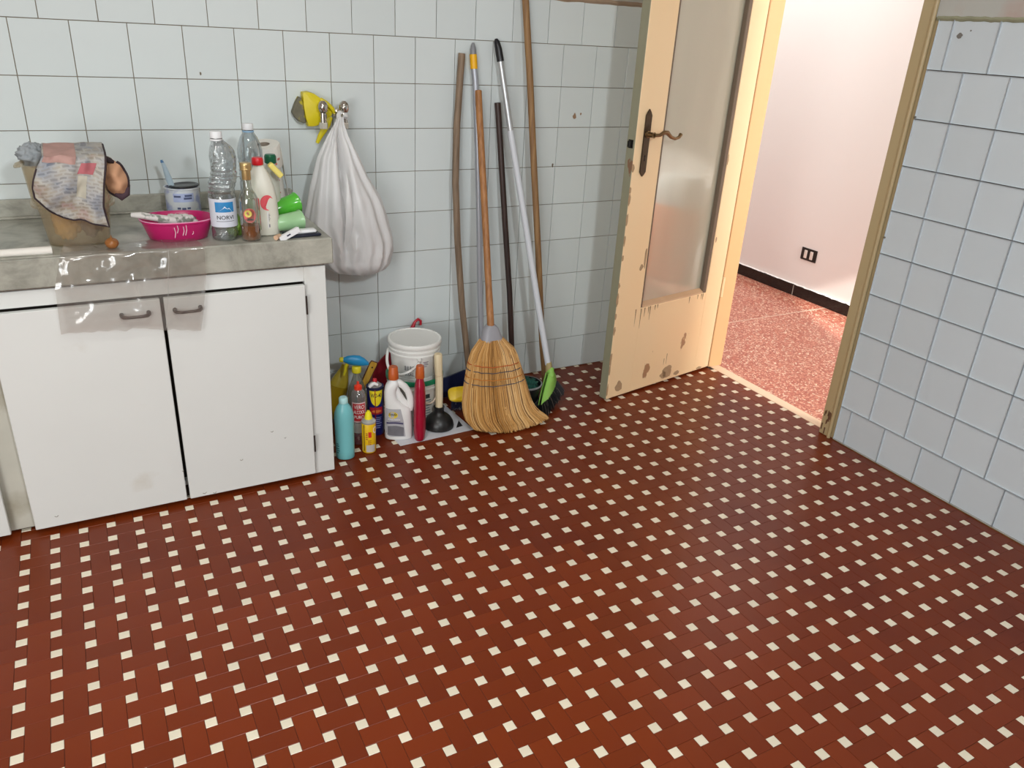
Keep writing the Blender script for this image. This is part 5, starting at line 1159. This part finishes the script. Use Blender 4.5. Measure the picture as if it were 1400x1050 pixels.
# wooden brush handle sticking up
wh_ = empty('wooden_brush', (.917, -.165, .125)); ww = woodm('yellow_varnished_wood', (206, 164, 66), (180, 134, 46), .4)
Mw = Matrix.Rotation(.46, 4, 'Y')
mb = MB(); mb.prism([(-.0095, -.095), (.0095, -.095), (.0115, .03), (.0130, .118), (.0115, .126), (-.0115, .126), (-.0130, .118), (-.0115, .03)], -.005, .005, M=Mw); mb.build('handle', ww, wh_, bevel=.0015)
mb = MB()
ol_ = [(-.0135, .02), (-.0145, .118), (-.0125, .1275), (.0125, .1275), (.0145, .118), (.0135, .02)]
mb.tube([Mw @ Vector((x, -.001, z)) for x, z in ol_], .0022, 6); mb.build('painted_edge', mat('dark_brown_edge', (78, 44, 30), .6), wh_, smooth=True)
mb = MB(); mb.lathe([(.0035, 0), (.0035, .0006), (0, .0006)], 12, M=Mw @ Matrix.Translation((0, -.0052, .105)) @ Matrix.Rotation(PI / 2, 4, 'X')); mb.build('hanging_hole', mat('hole_dark', (40, 30, 20), .9), wh_)
tag(wh_, 'flat yellow wooden handle with a hole, sticking up behind the navy can', 'brush')

# small yellow lighter-fluid can
yc = facing('yellow_spray_can', .873, -.390, .05)
yp = mat('yellow_can_paint', (226, 182, 22), .35, var=.05)
mb = MB(); mb.lathe([(.0235, .0012), (.0245, .003), (.0245, .118), (.0235, .1195), (.0, .1195)], 36); mb.build('can_body', yp, yc, smooth=40)
mb = MB(); mb.lathe([(.0246, .114), (.0254, .116), (.0254, .120), (.023, .121), (.018, .1265), (.0125, .129), (0, .129)], 34); mb.build('can_top', mat('pale_tin', (206, 208, 204), .3, .6), yc, smooth=40)
mb = MB(); mb.lathe([(.0135, .127), (.0135, .134), (.0115, .143), (.0095, .151), (.006, .153), (.005, .158), (0, .158)], 22); mb.build('cap', mat('lemon_cap', (238, 222, 34), .4), yc, smooth=40)
mb = patch(.0245, -.75, .003, .01, .112, off=.0006); mb.build('seam_stripe', mat('dark_stripe', (60, 50, 30), .6), yc)
mb = patch(.0245, .10, .011, .064, .086, off=.0007, nu=5); mb.build('red_emblem', mat('red_emblem', (200, 44, 34), .5), yc)
mb = patch(.0245, .20, .032, .006, .034, off=.0006, nu=12, nv=5); mb.build('grey_base_label', mat('grey_base_label', (186, 180, 176), .5, var=.1, scale=60), yc)
mb = MB(); f = wrap(.0245, .95, .09, off=.0008)
ring = [(.009 * math.cos(2 * PI * k / 20), .013 * math.sin(2 * PI * k / 20)) for k in range(20)]; rin = [(.006 * math.cos(2 * PI * k / 20), .009 * math.sin(2 * PI * k / 20)) for k in range(20)]
mb.add([f(*p) for p in ring] + [f(*p) for p in rin], [(k, (k + 1) % 20, 20 + (k + 1) % 20, 20 + k) for k in range(20)]); mb.build('white_ring', wk, yc)
mb = MB()
for k, z in enumerate((.078, .071, .064, .056)): q = patch(.0245, -.35, .007, z, z + .003, off=.0007, nu=4); mb.add(q.v, q.f)
for k, z in enumerate((.050, .043, .036)): q = patch(.0245, .05, .012, z, z + .0025, off=.0007, nu=4); mb.add(q.v, q.f)
mb.build('print_line', mat('red_brown_ink', (150, 60, 30), .6), yc, kind='stuff')
tag(yc, 'small yellow spray can with lemon yellow cap, nearest of the cans', 'spray can')

# white fabric-softener jug with side handle
wj = empty('white_jug', (1.000, -.338, .0024), face_cam(1.0, -.338) + PI / 2)   # local x: to the right in the photo
wm = mat('white_jug_plastic', (226, 226, 224), .35)
def jsec(z):   # half width left, right, depth
    return interp([(0, -.042, .048, .024), (.004, -.046, .052, .027), (.05, -.047, .052, .029), (.09, -.046, .050, .029), (.12, -.046, .048, .028)], z)
mb = MB(); n = 40; vs = []
prof = [(0, -.042, .048, .023), (.002, -.045, .051, .026), (.006, -.047, .052, .028), (.05, -.047, .052, .029), (.09, -.046, .050, .029), (.125, -.046, .047, .028), (.14, -.0465, .020, .027), (.16, -.047, .0, .0265), (.185, -.047, -.004, .026), (.205, -.044, .000, .025), (.216, -.040, .006, .024), (.226, -.032, .004, .020), (.235, -.026, -.002, .0135), (.243, -.0255, -.0025, .0120)]
for z, a, b, d in prof:
    cx = (a + b) / 2; hx = (b - a) / 2
    for k in range(n):
        t = 2 * PI * k / n; ca, sa = math.cos(t), math.sin(t); ca = math.copysign(abs(ca) ** .8, ca); sa = math.copysign(abs(sa) ** .8, sa); vs.append((cx + hx * ca, d * sa, z))
mb.add(vs, [(i * n + k, i * n + (k + 1) % n, (i + 1) * n + (k + 1) % n, (i + 1) * n + k) for i in range(len(prof) - 1) for k in range(n)] + [tuple(range(n))[::-1], tuple((len(prof) - 1) * n + k for k in range(n))])
mb.build('jug_body', wm, wj, smooth=60)
mb = MB(); mb.tube([(-.012, 0, .224), (.006, 0, .220), (.024, 0, .206), (.038, 0, .186), (.046, 0, .160), (.047, 0, .136), (.040, 0, .116)], [.010, .0112, .0108, .0106, .0108, .012, .014], 14, flat=1.2, upv=(0, 1, 0)); mb.build('handle', wm, wj, smooth=True)
mb = MB(); mb.tube([(-.010, 0, .205), (.000, 0, .180), (.016, 0, .150), (.034, 0, .128)], [.010, .0100, .0108, .013], 14, flat=1.3, upv=(0, 1, 0)); mb.build('handle_web', wm, wj, smooth=True)
brn = mat('rust_brown_cap', (186, 88, 34), .4, var=.06)
mb = MB(); mb.lathe([(.0180, .236), (.0187, .238), (.0178, .262), (.0168, .264), (.0162, .280), (.0145, .283), (.0, .283)], 26, c=(-.014, 0, 0), fn=lambda p, a: Vector((p.x * (1 + .015 * math.sin(20 * a)), p.y * (1 + .015 * math.sin(20 * a)), p.z))); mb.build('cap', brn, wj, smooth=30)
def jw(off=.0008, x0=0., z0=0.):
    def f(x, y):
        X_ = x + x0; Z_ = y + z0; a, b, d = jsec(min(Z_, .12)) ; cx = (a + b) / 2; hx = (b - a) / 2; t = max(-.98, min(.98, (X_ - cx) / hx)); return Vector((X_, -(d * (1 - abs(t) ** 2.5) ** .4) - off, Z_))
    return f
f = jw(.0008); mb = MB(); mb.grid(18, 12, lambda u, v: f(lerp(-.042, .028 - .012 * v - .012 * max(0, v - .6), u), lerp(.016, .128, v))); mb.build('label', mat('silver_label', (172, 172, 176), .4), wj, smooth=True)
f = jw(.0013); mb = MB(); mb.grid(14, 6, lambda u, v: f(lerp(-.036, .022, u), .022 - .004 * u + .036 * v + .006 * math.sin(PI * u) * v)); mb.build('label_picture', mat('grey_picture', (112, 112, 118), .4, var=.35, scale=30), wj, smooth=True)
mb = MB(); mb.grid(14, 3, lambda u, v: f(lerp(-.040, .020, u), .066 + .007 * v + .004 * math.sin(PI * u))); mb.build('label_band', mat('violet_grey_band', (74, 70, 104), .4), wj, smooth=True)
f = jw(.0014); mb = MB(); poly = [(-.016 + .017 * math.cos(2 * PI * k / 18), .104 + .013 * math.sin(2 * PI * k / 18)) for k in range(18)]; mb.add([f(*p) for p in poly], [tuple(range(18))]); mb.build('yellow_emblem', mat('emblem_yellow', (216, 190, 58), .5), wj)
text('label_lettering', 'Soda', .011, mat('dark_script_ink', (52, 46, 44), .5), wj, jw(.0019, -.018, .102), width=.030, shear=.3)
text('label_lettering', 'COLOREX', .007, mat('pale_ink', (224, 222, 226), .5), wj, jw(.0016, -.012, .0825), width=.044)
mb = MB(); f = jw(.0015, -.012, .079)
for k in range(9): mb.add([f(-.022 + k * .005, 0), f(-.0185 + k * .005, 0), f(-.0185 + k * .005, .0022), f(-.022 + k * .005, .0022)], [(0, 1, 2, 3)])
mb.build('print_line', mat('dark_violet_ink', (70, 60, 90), .5), wj, kind='stuff')
tag(wj, 'white jug with looped handle, rust brown cap and silver label', 'jug')

# crimson bottle with brown cap
rb = empty('crimson_bottle', (1.070, -.378, .0024), face_cam(1.07, -.378))
cm_ = mat('crimson_plastic', (154, 10, 44), .3, var=.04)
def CR(z): return interp([(0, .020), (.004, .0235), (.03, .027), (.08, .0275), (.12, .0265), (.17, .0265), (.215, .023), (.235, .018), (.247, .0155)], z)
mb = MB(); mb.lathe([(0, .0)] + [(CR(z), z) for z in (0.0005, .004, .015, .03, .055, .08, .10, .12, .145, .17, .19, .205, .215, .225, .235, .247)], 36, sx=1.25, sy=.80); mb.build('bottle_body', cm_, rb, smooth=60)
mb = MB(); mb.lathe([(.0165, .244), (.0175, .246), (.0165, .268), (.0160, .270), (.0150, .289), (.0135, .292), (0, .292)], 26, sx=1.0, sy=.95, fn=lambda p, a: Vector((p.x * (1 + .015 * math.sin(20 * a)), p.y * (1 + .015 * math.sin(20 * a)), p.z))); mb.build('cap', brn, rb, smooth=30)
tag(rb, 'slim crimson bottle with rust brown cap beside the plunger', 'bottle')

# plunger
pg = empty('plunger', (1.172, -.318, .0024))
rub = mat('black_rubber', (30, 30, 30), .38, var=.15, scale=20)
mb = MB(); mb.lathe([(.050, .0), (.056, .003), (.057, .009), (.054, .024), (.045, .040), (.032, .052), (.020, .060), (.0185, .066), (.0190, .080), (.0205, .082), (.0205, .086), (.0150, .086), (.0150, .060), (.02, .052), (.048, .010), (.048, .002)], 44, cap=False); mb.build('rubber_cup', rub, pg, smooth=50)
mb = MB(); mb.tube([(0, 0, .062), (.001, .002, .12), (.000, .004, .20), (-.002, .008, .245), (-.003, .009, .292), (-.003, .009, .296)], [.0135, .0140, .0145, .0150, .0150, .0130], 20); mb.build('handle', woodm('pale_plunger_wood', (226, 212, 178), (206, 188, 152), .6), pg, smooth=50)
mb = MB()
for z in (.208, .213): mb.lathe([(.0148, z), (.0153, z + .0006), (.0148, z + .0012)], 20, c=(-.001, .0055, 0), cap=False)
mb.build('turned_groove', mat('groove_brown', (170, 130, 96), .7), pg)
tag(pg, 'plunger with black rubber cup and pale wooden handle standing on the card', 'plunger')
